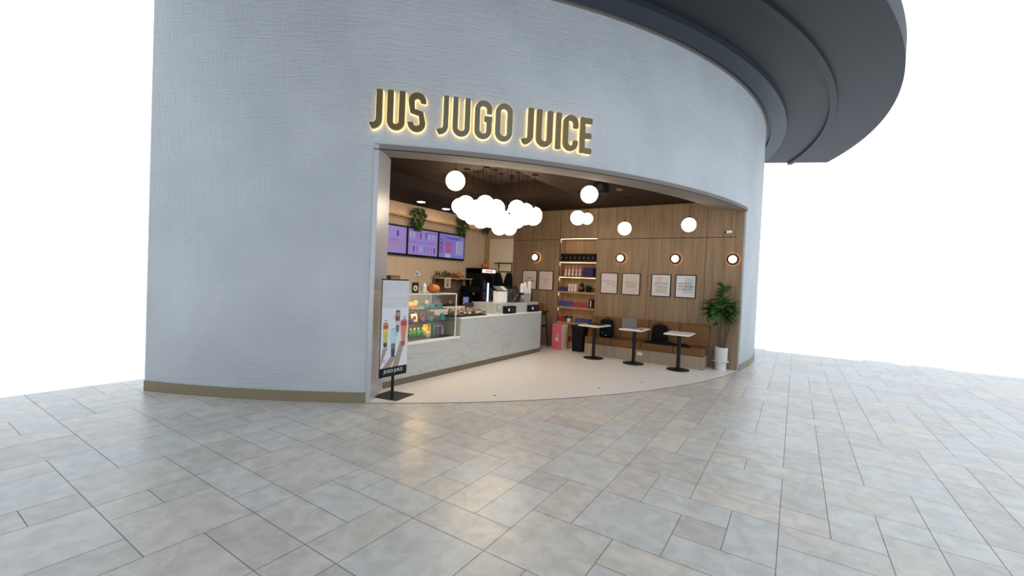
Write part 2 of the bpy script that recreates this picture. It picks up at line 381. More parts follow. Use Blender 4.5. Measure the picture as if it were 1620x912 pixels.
# penny tile floor of the shop, bounded by the curved front
b = MB(); n = 60; vs = []
pts = [arc(TL+(TR-TL)*i/n, RR+.01, .004) for i in range(n+1)]+[(-.93, 10.1, .004), (-7.5, 10.1, .004), (-7.5, 3.0, .004), arc(-60, RR-.6, .004), arc(TL, RR-.6, .004)]
b.add(pts, [tuple(range(len(pts)))], 'penny')
ring(b, TL, TR, [(RR+.006, .0), (RR+.016, .0), (RR+.016, .006), (RR+.006, .006)], 'grey')
b.build('floor', kind='structure', smooth=False)

# ------------------------------------------------------------------ shop shell
BY, LX = 10.1, -7.5
b = MB()   # panelled back wall with a shelf niche between -5.13 and -4.12
cols = [-6.545, -5.13, -4.12, -2.86, -1.65, -.945]
for k in range(len(cols)-1):
    x0, x1 = cols[k], cols[k+1]
    if k != 1: b.box(x0+.004, BY, .0, x1-.004, BY+.03, 2.745, 'panel_wood')
    b.box(x0+.004, BY, 2.757 if k != 1 else 2.785, x1-.004, BY+.03, 3.62 if k < 4 else 3.36, 'panel_wood')
b.box(-1.65, BY, 3.36, -1.45, BY+.03, 3.62, 'panel_wood')
b.box(-6.545, BY+.024, 0, -5.13, BY+.05, 3.62, 'frame'); b.box(-4.12, BY+.024, 0, -.95, BY+.05, 3.40, 'frame'); b.box(-5.14, BY+.024, 2.775, -4.11, BY+.05, 3.62, 'frame')
b.box(-7.6, BY, 2.80, -6.541, BY+.05, 3.62, 'bulk')
b.box(-5.16, BY+.03, 0, -5.13, BY+.37, 2.80, 'niche_wood'); b.box(-4.12, BY+.03, 0, -4.09, BY+.37, 2.80, 'niche_wood')
b.box(-5.16, BY+.35, 0, -4.09, BY+.38, 2.80, 'niche_wood'); b.box(-5.16, BY+.03, 2.775, -4.09, BY+.37, 2.80, 'niche_wood'); b.box(-5.13, BY, 0, -4.12, BY+.36, .165, 'niche_wood')
b.box(-7.6, BY+.40, -.1, -1.5, BY+.45, 3.9, 'bulk')
b.build('wall_back', kind='structure', smooth=False)
b = MB(); b.box(-7.33, BY-.015, 0, -6.55, BY+.05, 2.79, 'cream_panel'); b.build('door_1', kind='structure', smooth=False)
b = MB(); b.box(-7.49, BY-.03, 0, -7.335, BY+.05, 2.82, 'corner_wood'); b.build('trim_3', kind='structure', smooth=False)
b = MB()   # cream tiled wall with the menu screens
y = 2.9
while y < BY:
    z = 0.
    while z < 3.5:
        b.box(LX-.02, y+.0015, z+.0015, LX, min(y+.30, BY)-.0015, min(z+.60, 3.5)-.0015, 'cream_wall'); z += .6
    y += .30
b.box(LX-.08, 2.9, 0, LX-.018, BY+.1, 3.9, 'cream')
b.build('wall_left', kind='structure', smooth=False)
b = MB(); b.box(LX, 4.0, 2.97, LX+.16, BY-.03, 3.01, 'corner_wood'); b.box(LX, 4.0, 2.93, LX+.03, BY-.03, 2.97, 'bulk')
led = b.build('trim_4', kind='structure', smooth=False, bevel=.003)
M('ledsoft', (1, .9, .7), .3, em=(1, .62, .32), es=4.5)
b = MB(); b.box(LX+.05, 4.05, 3.012, LX+.065, BY-.1, 3.020, 'ledsoft'); b.build('light_strip', parent=led)
# interior ceiling with the coffer
b = MB(); X0, X1, Y0, Y1, ZC, ZK = -5.9, -4.0, 5.85, 8.25, 3.5, 3.86
def cpart(poly, m, z0, z1):
    k = len(poly); vs = [(x, y, z0) for x, y in poly]+[(x, y, z1) for x, y in poly]
    b.add(vs, [tuple(range(k-1, -1, -1)), tuple(range(k, 2*k))]+[(i, (i+1) % k, k+(i+1) % k, k+i) for i in range(k)], m)
# main ceiling split round the coffer, following the curve inside
def arcpts(t0, t1, r, n=14): return [arc(t0+(t1-t0)*i/n, r, 0)[:2] for i in range(n+1)]
ri = RR-.5
def tx(x): return -math.degrees(math.acos((x-CX)/ri))
def ty(yy): return math.degrees(math.asin((yy-CY)/ri))
cpart([(-6.0, Y0)]+[(x, y) for x, y in arcpts(tx(-6.0), ty(Y0), ri)], 'ceil_dark', ZC, ZK)
cpart([(X1, Y0)]+arcpts(ty(Y0), ty(Y1), ri)+[(X1, Y1)], 'ceil_dark', ZC, ZK)
cpart([(-6.0, Y1)]+[(X1, Y1)]+arcpts(ty(Y1), ty(10.13), ri)+[(-6.0, 10.13)], 'ceil_dark', ZC, ZK)
b.box(-6.0, Y0, ZC, X0, Y1, ZK, 'ceil_dark')
b.box(X0-.01, Y0-.01, ZK-.005, X1+.01, Y1+.01, ZK+.05, 'coffer')
cpart([(-7.5, 10.13)]+arcpts(tx(-7.5), tx(-6.0), ri)+[(-6.0, 10.13)], 'ceil_low', 3.3, ZK)
b.build('ceiling', kind='structure', smooth=False)
b = MB(); cpart([(-7.5, 10.5)]+arcpts(tx(-7.5), ty(10.5), ri)+[(-2, 10.5)], 'ceil_low', ZK+.05, ZK+.1); b.build('roof', kind='structure', smooth=False)

# ------------------------------------------------------------------ backlit sign letters
DEG = RR*math.pi/180
def arcs(cx, cz, rx, rz, a0, a1, n=14):
    return [(cx+rx*math.cos(R(a0+(a1-a0)*i/n)), cz+rz*math.sin(R(a0+(a1-a0)*i/n))) for i in range(n+1)]
ZB, ZE = 3.52, 4.02
def strokes(ch, w_, h):
    """centre lines in metres, x from 0 to w_, h = half stroke"""
    r = w_/2-h; zb, zt = ZB+h, ZE-h
    if ch == 'J':
        xs = w_-h; q = .085
        return [[(0., ZB+.062), (.022, ZB+.048)]+[(xs-q+q*math.cos(R(a)), ZB+h+q+q*math.sin(R(a))) for a in range(-100, 1, 10)]+[(xs, ZE-.15), (xs, ZE)]] if w_ > .1 else []
    if ch == 'U': return [[(h, ZE), (h, ZE-.2)]+arcs(w_/2, ZB+h+r, r, r, 180, 360)+[(w_-h, ZE-.2), (w_-h, ZE)]]
    if ch == 'O': return [arcs(w_/2, ZE-h-r, r, r, 0, 180)+arcs(w_/2, ZB+h+r, r, r, 180, 360)+[(w_-h, ZE-h-r)]]
    if ch == 'I': return [[(w_/2, ZB), (w_/2, ZE)]]
    if ch == 'C': return [[(w_-h, ZE-.175)]+arcs(w_/2, ZE-h-r, r, r, 0, 180)+arcs(w_/2, ZB+h+r, r, r, 180, 360)+[(w_-h, ZB+.155)]]
    if ch == 'G': return [[(w_-h, ZE-.165)]+arcs(w_/2, ZE-h-r, r, r, 0, 180)+arcs(w_/2, ZB+h+r, r, r, 180, 360)+[(w_-h, ZB+.245)], [(w_, ZB+.265), (w_/2+.012, ZB+.265)]]
    if ch == 'S':
        return [arcs(w_/2+.004, ZE-h-r, r, r, -14, 190)+[(w_/2-r*.72, ZE-.235), (w_/2+r*.72, ZB+.235)]+arcs(w_/2, ZB+h+r, r, r, 10, -186)]
    if ch == 'E': return [[(h, ZB), (h, ZE)], [(h*1.9, ZE-h), (w_, ZE-h)], [(h*1.9, (ZB+ZE)/2), (w_-.008, (ZB+ZE)/2)], [(h*1.9, ZB+h), (w_, ZB+h)]]
def ribbon(mb, line, h, t0, d0, d1, m, cap=.012):
    # rounded ends: extra rings close to each end
    L = [Vector(p) for p in line]
    def sub(L):
        out = [L[0]]
        for a, c in zip(L[:-1], L[1:]):
            k = max(1, int((c-a).length/.06))
            for i in range(1, k+1): out.append(a+(c-a)*i/k)
        return out
    a0 = (L[1]-L[0]).normalized(); a1 = (L[-1]-L[-2]).normalized()
    closed = (L[0]-L[-1]).length < 1e-4
    L = sub(L); W = [h]*len(L)
    if not closed:
        L = [L[0], L[0]+a0*cap*.35, L[0]+a0*cap]+L[1:-1]+[L[-1]-a1*cap, L[-1]-a1*cap*.35, L[-1]]
        W = [h-cap, h-cap*.3, h]+[h]*(len(L)-6)+[h, h-cap*.3, h-cap]
    n = len(L); vs = []
    for i, p in enumerate(L):
        if closed: t = (L[(i+1) % (n-1)]-L[(i-1) % (n-1)])
        else: t = (L[min(i+1, n-1)]-L[max(i-1, 0)])
        t.normalize(); nn = Vector((-t.y, t.x))
        for sg in (1, -1):
            q = p+nn*W[i]*sg
            th = t0+q.x/DEG
            for d in (d1, d0): vs.append(arc(th, RR+d, q.y))
    fs = []
    for i in range(n-1):
        a, c = i*4, (i+1)*4   # order: L-front, L-back, R-front, R-back
        fs += [(a, a+2, c+2, c), (a+1, c+1, c+3, a+3), (a, c, c+1, a+1), (a+2, a+3, c+3, c+2)]
    if not closed: fs += [(0, 1, 3, 2), ((n-1)*4, (n-1)*4+2, (n-1)*4+3, (n-1)*4+1)]
    mb.add(vs, fs, m)
sign = [('J', -51.43, -50.75, 'J', 'JUS'), ('U', -50.42, -49.185, 'U', 'JUS'), ('S', -48.99, -47.74, 'S', 'JUS'),
        ('J', -46.80, -46.13, 'J', 'JUGO'), ('U', -45.83, -44.58, 'U', 'JUGO'), ('G', -44.24, -42.98, 'G', 'JUGO'), ('O', -42.70, -41.42, 'O', 'JUGO'),
        ('J', -40.53, -39.77, 'J', 'JUICE'), ('U', -39.52, -38.21, 'U', 'JUICE'), ('I', -37.91, -37.48, 'I', 'JUICE'), ('C', -37.29, -35.99, 'C', 'JUICE'), ('E', -35.80, -34.76, 'E', 'JUICE')]
for ch, a0, a1, c_, wd in sign:
    w_ = (a1-a0)*DEG; h = .034 if wd == 'JUGO' else .038
    t = thing('sign_letter', 'gold letter %s of the word %s in the backlit sign on the white curved wall' % (c_, wd), 'sign letter', group='backlit gold sign letters above the opening')
    face = MB(); hal = MB()
    for st in strokes(ch, w_, h):
        cap = .004 if wd == 'JUGO' else .014
        ribbon(face, st, h, a0, .045, .080, 'olive' if wd == 'JUGO' else 'gold', cap)
        ribbon(hal, st, h+.011, a0, .012, .040, 'halo', cap)
    o = face.build('letter_face', t); hal.build('halo_light', t)

# ------------------------------------------------------------------ pendants
def pendant(loc, ztop, label, group=None, first={}, rad=.148):
    x, y, z = loc
    t = thing('globe_pendant', label, 'pendant light', loc, 0, group)
    if rad not in first:
        g = MB().sphere((0, 0, 0), rad, 'globe', 32, 18).build('globe', t); first[rad] = g.data
    else:
        g = bpy.data.objects.new('globe', first[rad]); C.objects.link(g); g.parent = t
    MB().cyl((0, 0, rad-.004), (0, 0, rad+.03), .022, 'black', n=12).build('cap', t)
    MB().cyl((0, 0, rad+.03), (0, 0, ztop-z-.02), .004, 'black', n=6).build('cord', t)
    MB().cyl((0, 0, ztop-z-.022), (0, 0, ztop-z), .055, 'ceil_low', n=20).build('canopy', t)
singles = [((-4.53, 5.25, 3.18), 'lone glowing globe pendant hanging by the steel jamb, nearest the word JUS'),
 ((-3.0, 6.91, 3.17), 'large glowing globe pendant hanging beside the black ceiling speaker'),
 ((-3.76, 8.14, 2.98), 'glowing globe pendant overlapping a smaller one, on its speaker-less side'),
 ((-4.08, 9.34, 3.14), 'small glowing globe pendant half hidden behind another globe near the wooden wall'),
 ((-3.08, 9.01, 2.85), 'glowing globe pendant hanging between the lit shelf niche and the middle of the bench'),
 ((-1.84, 9.18, 2.91), 'glowing globe pendant hanging above the table nearest the potted plant')]
for (loc, lb), rd in zip(singles, (.150, .145, .146, .132, .139, .138)): pendant(loc, 3.5, lb, 'single globe pendants', rad=rd)
cl = [[-5.37, 6.37, 3.01], [-4.73, 5.77, 2.91], [-4.95, 6.02, 2.84], [-5.05, 6.35, 2.87], [-5.55, 7.14, 3.13], [-4.36, 5.82, 2.9], [-5.17, 6.81, 2.95], [-4.62, 6.07, 2.69], [-4.88, 6.65, 2.88], [-4.37, 6.15, 2.89], [-5.53, 7.55, 2.91], [-4.59, 6.41, 2.74], [-4.84, 6.94, 2.67], [-4.57, 6.75, 2.79], [-5.21, 7.48, 2.98], [-5.1, 7.69, 2.75], [-4.12, 6.19, 2.63], [-4.155, 6.465, 2.92], [-4.53, 7.08, 2.88], [-4.8, 7.51, 2.87], [-4.53, 7.39, 3.04], [-4.81, 7.84, 2.98], [-4.18, 7.12, 2.91], [-3.87, 6.56, 2.78], [-4.25, 6.78, 2.86], [-5.19, 7.85, 3.04], [-5.15, 7.14, 2.99], [-5.49, 6.9, 2.89]]
CL = {0: 'outermost globe of the cloud cluster at the end facing the menu screens', 4: 'topmost globe of the cloud cluster on the menu side of its notch', 16: 'lowest small globe under the pointed bottom of the cloud cluster',
      12: 'lowest large globe beside the smallest one at the bottom of the cloud cluster', 17: 'upper globe just past the dark notch in the cloud cluster', 23: 'outermost globe of the cloud cluster at the end facing the bench',
      9: 'upper globe just before the dark notch in the cloud cluster', 7: 'lower globe bulging over the hanging ivy in the cloud cluster', 1: 'upper second globe at the menu end of the cloud cluster', 2: 'low globe hanging under the menu end of the cloud cluster'}
for i, c_ in enumerate(cl):
    inside = X0 < c_[0] < X1 and Y0 < c_[1] < Y1
    pendant(c_, ZK-.006 if inside else 3.5, CL.get(i, 'white glowing globe merged among others inside the cloud-shaped cluster'), 'globes of the cloud cluster')

def downlight(loc, lb):
    t = thing('downlight', lb, 'ceiling light', loc, 0, 'recessed downlights')
    MB().lathe((0, 0, 0), [(.105, -.006), (.105, 0), (.085, 0), (.085, -.006)], 'white', 28).build('trim_ring', t)
    MB().cyl((0, 0, -.008), (0, 0, -.0065), .085, 'down', n=28).build('lamp', t)
downlight((-7.0, 7.0, 3.3), 'round recessed downlight above the bushy ivy beside the jamb')
downlight((-7.12, 7.95, 3.3), 'round recessed downlight next to the end of the globe cluster')

# ------------------------------------------------------------------ menu screens
def drink_screen(kind, y0, lb):
    t = thing('menu_screen', lb, 'menu screen', (LX+.01, y0, 2.13), 0, 'menu screens on the cream wall')
    W, H = 1.01, .64
    b = MB(); b.box(0, -.004, -.02, .09, W+.004, H+.01, 'black'); b.build('bezel', t, bevel=.004)
    s = MB(); x = .0905; e = .028
    base = {'a': 'scr_lilac', 'b': 'scr_lilac', 'c': 'scr_blue'}[kind]
    s.box(.085, e, e, x, W-e, H-e, base)
    def r_(u0, v0, u1, v1, m, k=1): s.box(x, u0, v0, x+.0006*k, u1, v1, m)
    rn = random.Random(ord(kind))
    if kind == 'b':
        r_(.04, .30, W-.04, .33, 'scr_blue'); r_(.06, .565, .45, .585, 'scr_deep'); r_(.55, .55, .95, .57, 'scr_deep')
        for row, xs in ((.40, (.09, .19, .30, .41, .58, .70, .83)), (.08, (.20, .31, .42, .56, .66, .77, .88))):
            for i, xx in enumerate(xs):
                c_ = ['scr_grey', 'scr_grey', 'scr_red', 'scr_navy', 'scr_deep', 'scr_grey', 'scr_grey'] if row > .3 else ['scr_navy', 'scr_red', 'scr_grey', 'scr_blue', 'scr_blue', 'scr_red', 'scr_navy']
                s.add([(x+.001, xx-.017, row), (x+.001, xx+.017, row), (x+.001, xx+.028, row+.14), (x+.001, xx-.028, row+.14)], [(0, 1, 2, 3)], c_[i])
                r_(xx-.035, row-.025, xx+.035, row-.018, 'scr_deep')
    elif kind == 'a':
        r_(.05, .3, .75, .33, 'scr_blue'); r_(.70, .40, .76, .52, 'scr_navy')
        for k in range(6): r_(.1, .08+k*.035, .7, .09+k*.035, 'scr_pink')
        r_(.5, .2, .9, .28, 'scr_pink')
    else:
        r_(.25, .14, .50, .44, 'scr_red'); r_(.05, .14, .14, .48, 'scr_deep'); r_(.66, .12, .92, .46, 'scr_grey'); r_(.25, .03, .46, .13, 'scr_grey'); r_(.3, .50, .8, .54, 'scr_deep')
        for k in range(7):
            r_(.28, .16+k*.04, .48, .172+k*.04, 'scr_deep', 2); r_(.70, .14+k*.045, .90, .155+k*.045, 'scr_deep', 2)
        for k in range(3): s.box(x+.001, .06, .17+k*.11, x+.002, .12, .23+k*.11, 'scr_red')
    s.build('display', t, smooth=False)
drink_screen('a', 6.0, 'lilac menu screen partly hidden by the steel jamb'); drink_screen('b', 7.02, 'lilac menu screen showing two rows of drinks, middle one of the wall'); drink_screen('c', 8.04, 'blue menu screen with red price lists, farthest from the jamb')

# ------------------------------------------------------------------ hanging ivies
def ivy(loc, w_, h, seed, lb):
    w_ *= 1.35
    t = thing('hanging_ivy', lb, 'plant', loc, 0, 'hanging ivies along the lit ledge')
    MB().lathe((0, 0, 0), [(.07, 0), (.095, .12), (.10, .12)], 'darkgrey', 16).build('pot', t)
    rn = random.Random(seed); f = MB()
    for k in range(420):
        u = rn.random(); a = rn.uniform(0, 2*math.pi); rr = w_*(.35+.65*math.sin(math.pi*min(1, u*.8+.25)))*rn.random()**.5
        p = (rr*math.cos(a)*.6+.05*u+.05, rr*math.sin(a)+.12*w_*math.sin(6*u), .20-h*u)
        d = (rn.uniform(-.3, 1), rn.uniform(-1, 1), rn.uniform(-1, .3))
        f.leaf(p, d, (0, 0, 1), .045+.03*rn.random(), .035+.02*rn.random(), 'ivy' if rn.random() < .7 else 'leaf2')
    f.build('foliage', t)
    v = MB()
    for k in range(8):
        a = k*.8; v.tube([(.03*math.cos(a), .03*math.sin(a), .12), (.09*math.cos(a)+.05, .13*math.sin(a), .05), (.08+.03*math.cos(a), .10*math.sin(a), -h*.7)], .003, 'stemg', 5)
    v.build('stem', t)
ivy((-7.41, 7.25, 3.025), .17, .50, 3, 'bushy hanging ivy on the lit ledge above the two-row drinks screen')
ivy((-7.41, 8.84, 3.025), .15, .48, 5, 'hanging ivy on the ledge above the farthest menu screen')
ivy((-7.38, 9.8, 3.025), .14, .28, 9, 'small dark ivy on the ledge above the cream tiles by the wall corner')

# ------------------------------------------------------------------ counter
t = thing('service_counter', 'long white marble service counter with bronze kick plate and stepped front', 'counter', (-5.0, 4.3, 0))
def B(*a, **k): return MB().box(*a, **k)
b = MB(); b.box(-.03, 0, .1, 0, 1.79, .60, 'marble'); b.box(-.03, 1.79, .1, 0, 4.75, .935, 'marble'); b.box(-.72, 4.72, .1, -.03, 4.75, .935, 'marble'); b.box(-.72, 1.79, .60, -.03, 1.815, .935, 'marble')
b.build('front_panel', t, smooth=False)
b = MB(); b.box(-.74, 0, .60, .004, 1.79, .628, 'whitegloss'); b.box(-.74, 1.78, .935, .004, 4.754, .962, 'whitegloss'); b.build('countertop', t, smooth=False, bevel=.002)
b = MB(); b.box(-.70, .0, 0, .003, 4.745, .1, 'kick'); b.build('kick_plate', t, smooth=False)
b = MB(); b.box(-.72, 3.0, .962, -.10, 4.754, 1.175, 'marble'); b.build('raised_ledge', t, smooth=False, bevel=.003)
b = MB(); b.box(-.98, 1.9, .80, -.86, 3.0, 1.075, 'whitegloss'); b.box(-.98, 1.9, 0, -.86, 3.0, .80, 'white'); b.build('work_shelf', t, smooth=False, bevel=.003)

# pastry case
t = thing('display_case', 'lit glass display case with white frame, holding snacks and juice bottles', 'display case', (-5.0, 4.48, .63))
b = MB(); y1, z1, d = 1.48, .765, -.62; s_ = .016
for y in (0, y1-s_):
    for x in (-s_, d): b.box(x, y, 0, x+s_, y+s_, z1, 'whitegloss')
for x in (-s_, d):
    b.box(x, 0, z1-s_, x+s_, y1, z1, 'whitegloss'); b.box(x, 0, 0, x+s_, y1, .014, 'whitegloss')
for y in (0, y1-s_): b.box(d, y, z1-s_, 0, y+s_, z1, 'whitegloss')
b.build('frame', t, smooth=False, bevel=.002)
M('case_back', (.36, .30, .20), .5); MB().box(d+.002, .016, .016, d+.010, y1-.016, z1-.016, 'case_back').build('back_panel', t, smooth=False)
b = MB(); b.box(-.010, .01, .01, -.005, y1-.01, z1-.01, 'glass'); b.box(d+.02, y1-.011, .01, -.02, y1-.006, z1-.01, 'glass'); b.box(d+.01, .01, z1-.008, -.01, y1-.01, z1-.004, 'glass'); b.build('glass', t, smooth=False)
for z, ye in ((.485, 1.40), (.262, 1.44)):
    b = MB(); b.box(d+.03, .02, z, -.14, ye, z+.010, 'darkgrey'); b.build('shelf', t, smooth=False)
b = MB(); b.box(d+.02, .02, .0, -.02, y1-.03, .02, 'darkgrey'); b.build('deck', t, smooth=False)
b = MB(); b.box(-.20, .30, z1-.021, -.194, 1.05, z1-.017, 'caseled').box(-.225, .28, z1-.016, -.165, 1.07, z1-.012, 'whitegloss'); b.build('lamp', t, smooth=False)  # white cover over the strip is added to stop light going upward
b = MB(); b.box(-.20, .30, .479, -.194, 1.0, .484, 'caseled'); b.build('lamp', t, smooth=False)  # extra strip under the shelf, added to brighten the case
t_case = t
MB().box(-.62+.42, .30, .256, -.62+.426, 1.0, .261, 'caseled').build('lamp', t_case, smooth=False)  # another glowing strip added below the lower shelf for more brightness
ZD, ZS1, ZS2 = .652, .904, 1.127
def bottle(name, lb, cat, loc, r, h, m, mc, group=None, neck=.45):
    t = thing(name, lb, cat, loc, 0, group)
    MB().lathe((0, 0, 0), [(r*.9, 0), (r, .01), (r, h*.68), (r*neck, h*.84), (r*neck, h*.90)], m, 14).build('body', t)
    MB().cyl((0, 0, h*.90), (0, 0, h), r*neck*1.15, mc, n=12).build('cap', t); return t
def cup(name, lb, cat, loc, r, h, m, ml, group=None, straw=None):
    t = thing(name, lb, cat, loc, 0, group)
    MB().lathe((0, 0, 0), [(r*.72, 0), (r, h*.94), (r, h*.94)], m, 16).build('body', t)
    MB().lathe((0, 0, h*.94), [(r*1.05, 0), (r*1.05, h*.03), (r*.8, h*.06)], ml, 16).build('lid', t)
    if straw: MB().cyl((0, 0, h), (.0, r*.25, h*1.35), .004, straw, n=6).build('straw', t)
    return t
for i in range(4):
    pos = ['next to the banner', 'second from the banner', 'third from the banner', 'beside the yellow bottles'][i]
    bottle('juice_bottle', 'small green juice bottle with white cap on the case floor, '+pos, 'bottle', (-5.27, 5.14+i*.088, ZD), .033, .15, 'green', 'white', 'green bottles in the case')
for i in range(3):
    pos = ['beside the green small ones', 'middle of the three', 'beside the tall green bottle'][i]
    bottle('juice_bottle', 'tall yellow juice bottle on the case floor, '+pos, 'bottle', (-5.28, 5.46+i*.066, ZD), .031, .20, 'yellow', 'yellow', 'yellow bottles in the case')
bottle('juice_bottle', 'tall green juice bottle standing right after the yellow ones', 'bottle', (-5.27, 5.69, ZD), .032, .20, 'green', 'green')
cup('yogurt_cup', 'small pale yogurt cup in front of the yellow bottles', 'cup', (-5.14, 5.42, ZD), .035, .09, 'cream', 'white')
for i in range(5):
    pos = ['beside the tall green bottle', 'second from the green bottle', 'middle of the five', 'fourth from the green bottle', 'nearest the white corner post'][i]
    bottle('water_bottle', 'clear lilac bottle with white cap on the case floor, '+pos, 'bottle', (-5.26, 5.76+i*.036 if i == 0 else 5.76+i*.068-.0, ZD) if 5.76+i*.068 < 5.93 else (-5.42+.02*i, 5.60+i*.068, ZD), .028, .16, ['violet', 'acrylic_clear', 'tumbler', 'grey', 'grey'][i], 'white', 'clear bottles in the case')
for i, (yy, m) in enumerate(((5.43, 'teal'), (5.62, 'teal'), (5.83, 'teal'))):
    cup('snack_tub', 'teal snack tub on the upper case shelf, '+['nearest the banner', 'middle of three', 'at the open shelf end'][i], 'tub', (-5.27, yy, ZS1+.223), .05, .085, m, 'acrylic_clear', 'teal tubs on the upper case shelf')
for i, yy in enumerate((5.37, 5.64)):
    t = thing('parfait_cup', 'glowing cream-topped parfait cup on upper case shelf, '+['beside the pastry box', 'between the teal tubs'][i], 'cup', (-5.42, yy, ZS2), 0, 'parfait cups')
    MB().lathe((0, 0, 0), [(.03, 0), (.045, .09)], 'white', 14).build('body', t); MB().sphere((0, 0, .10), .042, 'cream', 14, 8, .8).build('topping', t)
t = thing('pastry_box', 'yellow pastry box with orange label on the upper case shelf', 'box', (-5.35, 5.16, ZS2))
MB().box(-.05, -.07, 0, .05, .07, .11, 'yellow').build('body', t, bevel=.004); MB().box(.05, -.05, .02, .052, .05, .05, 'orange').build('label_patch', t)
t = thing('pastry_box', 'cream pastry tray with small buns on the upper shelf edge', 'tray', (-5.22, 5.25, ZS2))
MB().box(-.04, -.10, 0, .04, .10, .02, 'cream').build('tray', t, bevel=.004)
for i in range(3): MB().sphere((0, -.065+i*.065, .035), .028, 'kraft', 12, 8, .7).build('bun', t)
t = thing('price_card', 'tilted orange card with a dark ring leaning on the middle case shelf', 'card', (-5.24, 5.20, ZS1+.012))
MB().box(-.004, -.065, 0, .004, .065, .13, 'cream', tilt=('Y', R(-14)), piv=(0, 0, 0)).build('card', t); MB().lathe((0, 0, 0), [(.034, 0), (.034, .002), (.02, .002), (.02, 0)], 'brown', 20).build('ring_mark', t).matrix_local = Matrix.Translation((-.010, 0, .068)) @ Matrix.Rotation(R(76), 4, 'Y')
for i, yy in enumerate((5.10, 5.38)):
    t = thing('treat_bag', 'violet treat bag on the middle case shelf, '+['on the banner side of the orange card', 'between orange card and teal jar'][i], 'bag', (-5.22, yy, ZS1), 0, 'violet bags in the case')
    MB().rbox(-.03, -.045, 0, .03, .045, .085, 'violet', .6, taper=.3).build('bag', t)
for i, (yy, hh) in enumerate(((5.57, .09), (5.86, .13))):
    bottle('jar', 'teal jar on the middle case shelf, '+['squat one nearer the orange card', 'tall one at the shelf end'][i], 'jar', (-5.24, yy, ZS1), .046, hh, 'teal', 'aqua', 'teal jars in the case', .7)
for i in range(7):
    cols_ = ['salmon', 'brown', 'kraft', 'green', 'salmon', 'kraft', 'orange']
    t = thing('snack_bar', 'small snack packet at the back of the middle case shelf, %s' % ['first from the banner', 'second from the banner', 'third from the banner', 'the green one', 'fifth from the banner', 'sixth from the banner', 'bright orange one'][i], 'snack', (-5.44, 5.40+i*.075, ZS1), 0, 'snack packets at the back of the case')
    MB().rbox(-.015, -.030, 0, .015, .030, .15, cols_[i], .5).build('wrapper', t)
# on top of the case
ZTOP = .63+.766
t = thing('pumpkin', 'orange ribbed pumpkin lying on top of the glass display case', 'pumpkin', (-5.27, 5.64, ZTOP-.004))
MB().sphere((0, 0, .074), .115, 'orange', 40, 14, .66, 8, .12).build('body', t); MB().cyl((0, -.03, .13), (0, -.075, .165), .014, 'stemg', .009, 8).build('stem', t)
t = thing('table_card', 'black framed card with a white ring standing on the display case', 'card', (-5.25, 5.19, ZTOP))
MB().box(-.006, -.07, 0, .006, .07, .17, 'black').build('card', t, bevel=.002)
MB().cyl((.0062, 0, .075), (.0075, 0, .075), .045, 'white', n=20).build('ring_mark', t); MB().cyl((.0076, 0, .075), (.0085, 0, .075), .022, 'black', n=16).build('ring_centre', t)
bottle('dispenser_bottle', 'white squeeze bottle between black card and pumpkin on the case', 'bottle', (-5.25, 5.39, ZTOP), .045, .175, 'white', 'white')
t = thing('pick_sign', 'small pale blue cloud sign on a thin stick above the case', 'sign', (-5.25, 5.22, ZTOP))
MB().cyl((0, .015, 0), (0, .015, .30), .003, 'grey', n=6).build('stick', t)
b = MB(); [b.cyl((-.004, yy, .31+zz), (.004, yy, .31+zz), rr, 'artgrey', n=18) for yy, zz, rr in ((-.035, 0, .028), (0, .012, .036), (.04, .0, .030))]; b.build('cloud_panel', t)
t = thing('small_box', 'small dark brown box standing behind the top of the drink banner', 'box', (-5.4, 4.85, ZTOP))
MB().box(-.05, -.10, 0, .05, .10, .27, 'brown').build('body', t, bevel=.004); MB().box(.05, -.08, .14, .052, .08, .24, 'kraft').build('label_patch', t)

# snack tray on the counter
t = thing('snack_tray', 'dark tray on the marble counter heaped with brown snack bags', 'tray', (-5.22, 6.48, .962))
MB().box(-.17, -.46, 0, .17, .46, .025, 'darkgrey').build('tray', t, bevel=.005)
rn = random.Random(4); descr = ['at the end by the display case', 'second from the display case', 'third from the display case', 'in the middle front of the row', 'just past the middle of the row', 'third from the raised ledge', 'second from the raised ledge', 'at the end by the raised ledge']
for i in range(8):
    t = thing('snack_bag', 'brown paper snack bag in the dark counter tray, '+descr[i], 'snack bag', (-5.14+.03*(i % 2), 6.08+i*.112, .988), rn.uniform(-.3, .3), 'snack bags in the counter tray')
    MB().rbox(-.055, -.055, 0, .055, .055, .09+.03*rn.random(), rn.choice(['kraft', 'kraft', 'brown', 'sand']), .55, taper=.35).build('bag', t); MB().box(.035, -.03, .03, .056, .03, .055, rn.choice(['cream', 'salmon', 'black'])).build('label_patch', t)
for i in range(5):
    t = thing('snack_bag', 'pale snack packet at the back of the counter tray, '+['closest to the case', 'second from the case', 'in the middle', 'second from the ledge', 'closest to the ledge'][i], 'snack bag', (-5.29, 6.15+i*.165, .988), rn.uniform(-.4, .4), 'snack packets at the tray back')
    MB().rbox(-.045, -.065, 0, .045, .065, .12, rn.choice(['sand', 'cream', 'kraft']), .55, taper=.3).build('bag', t)
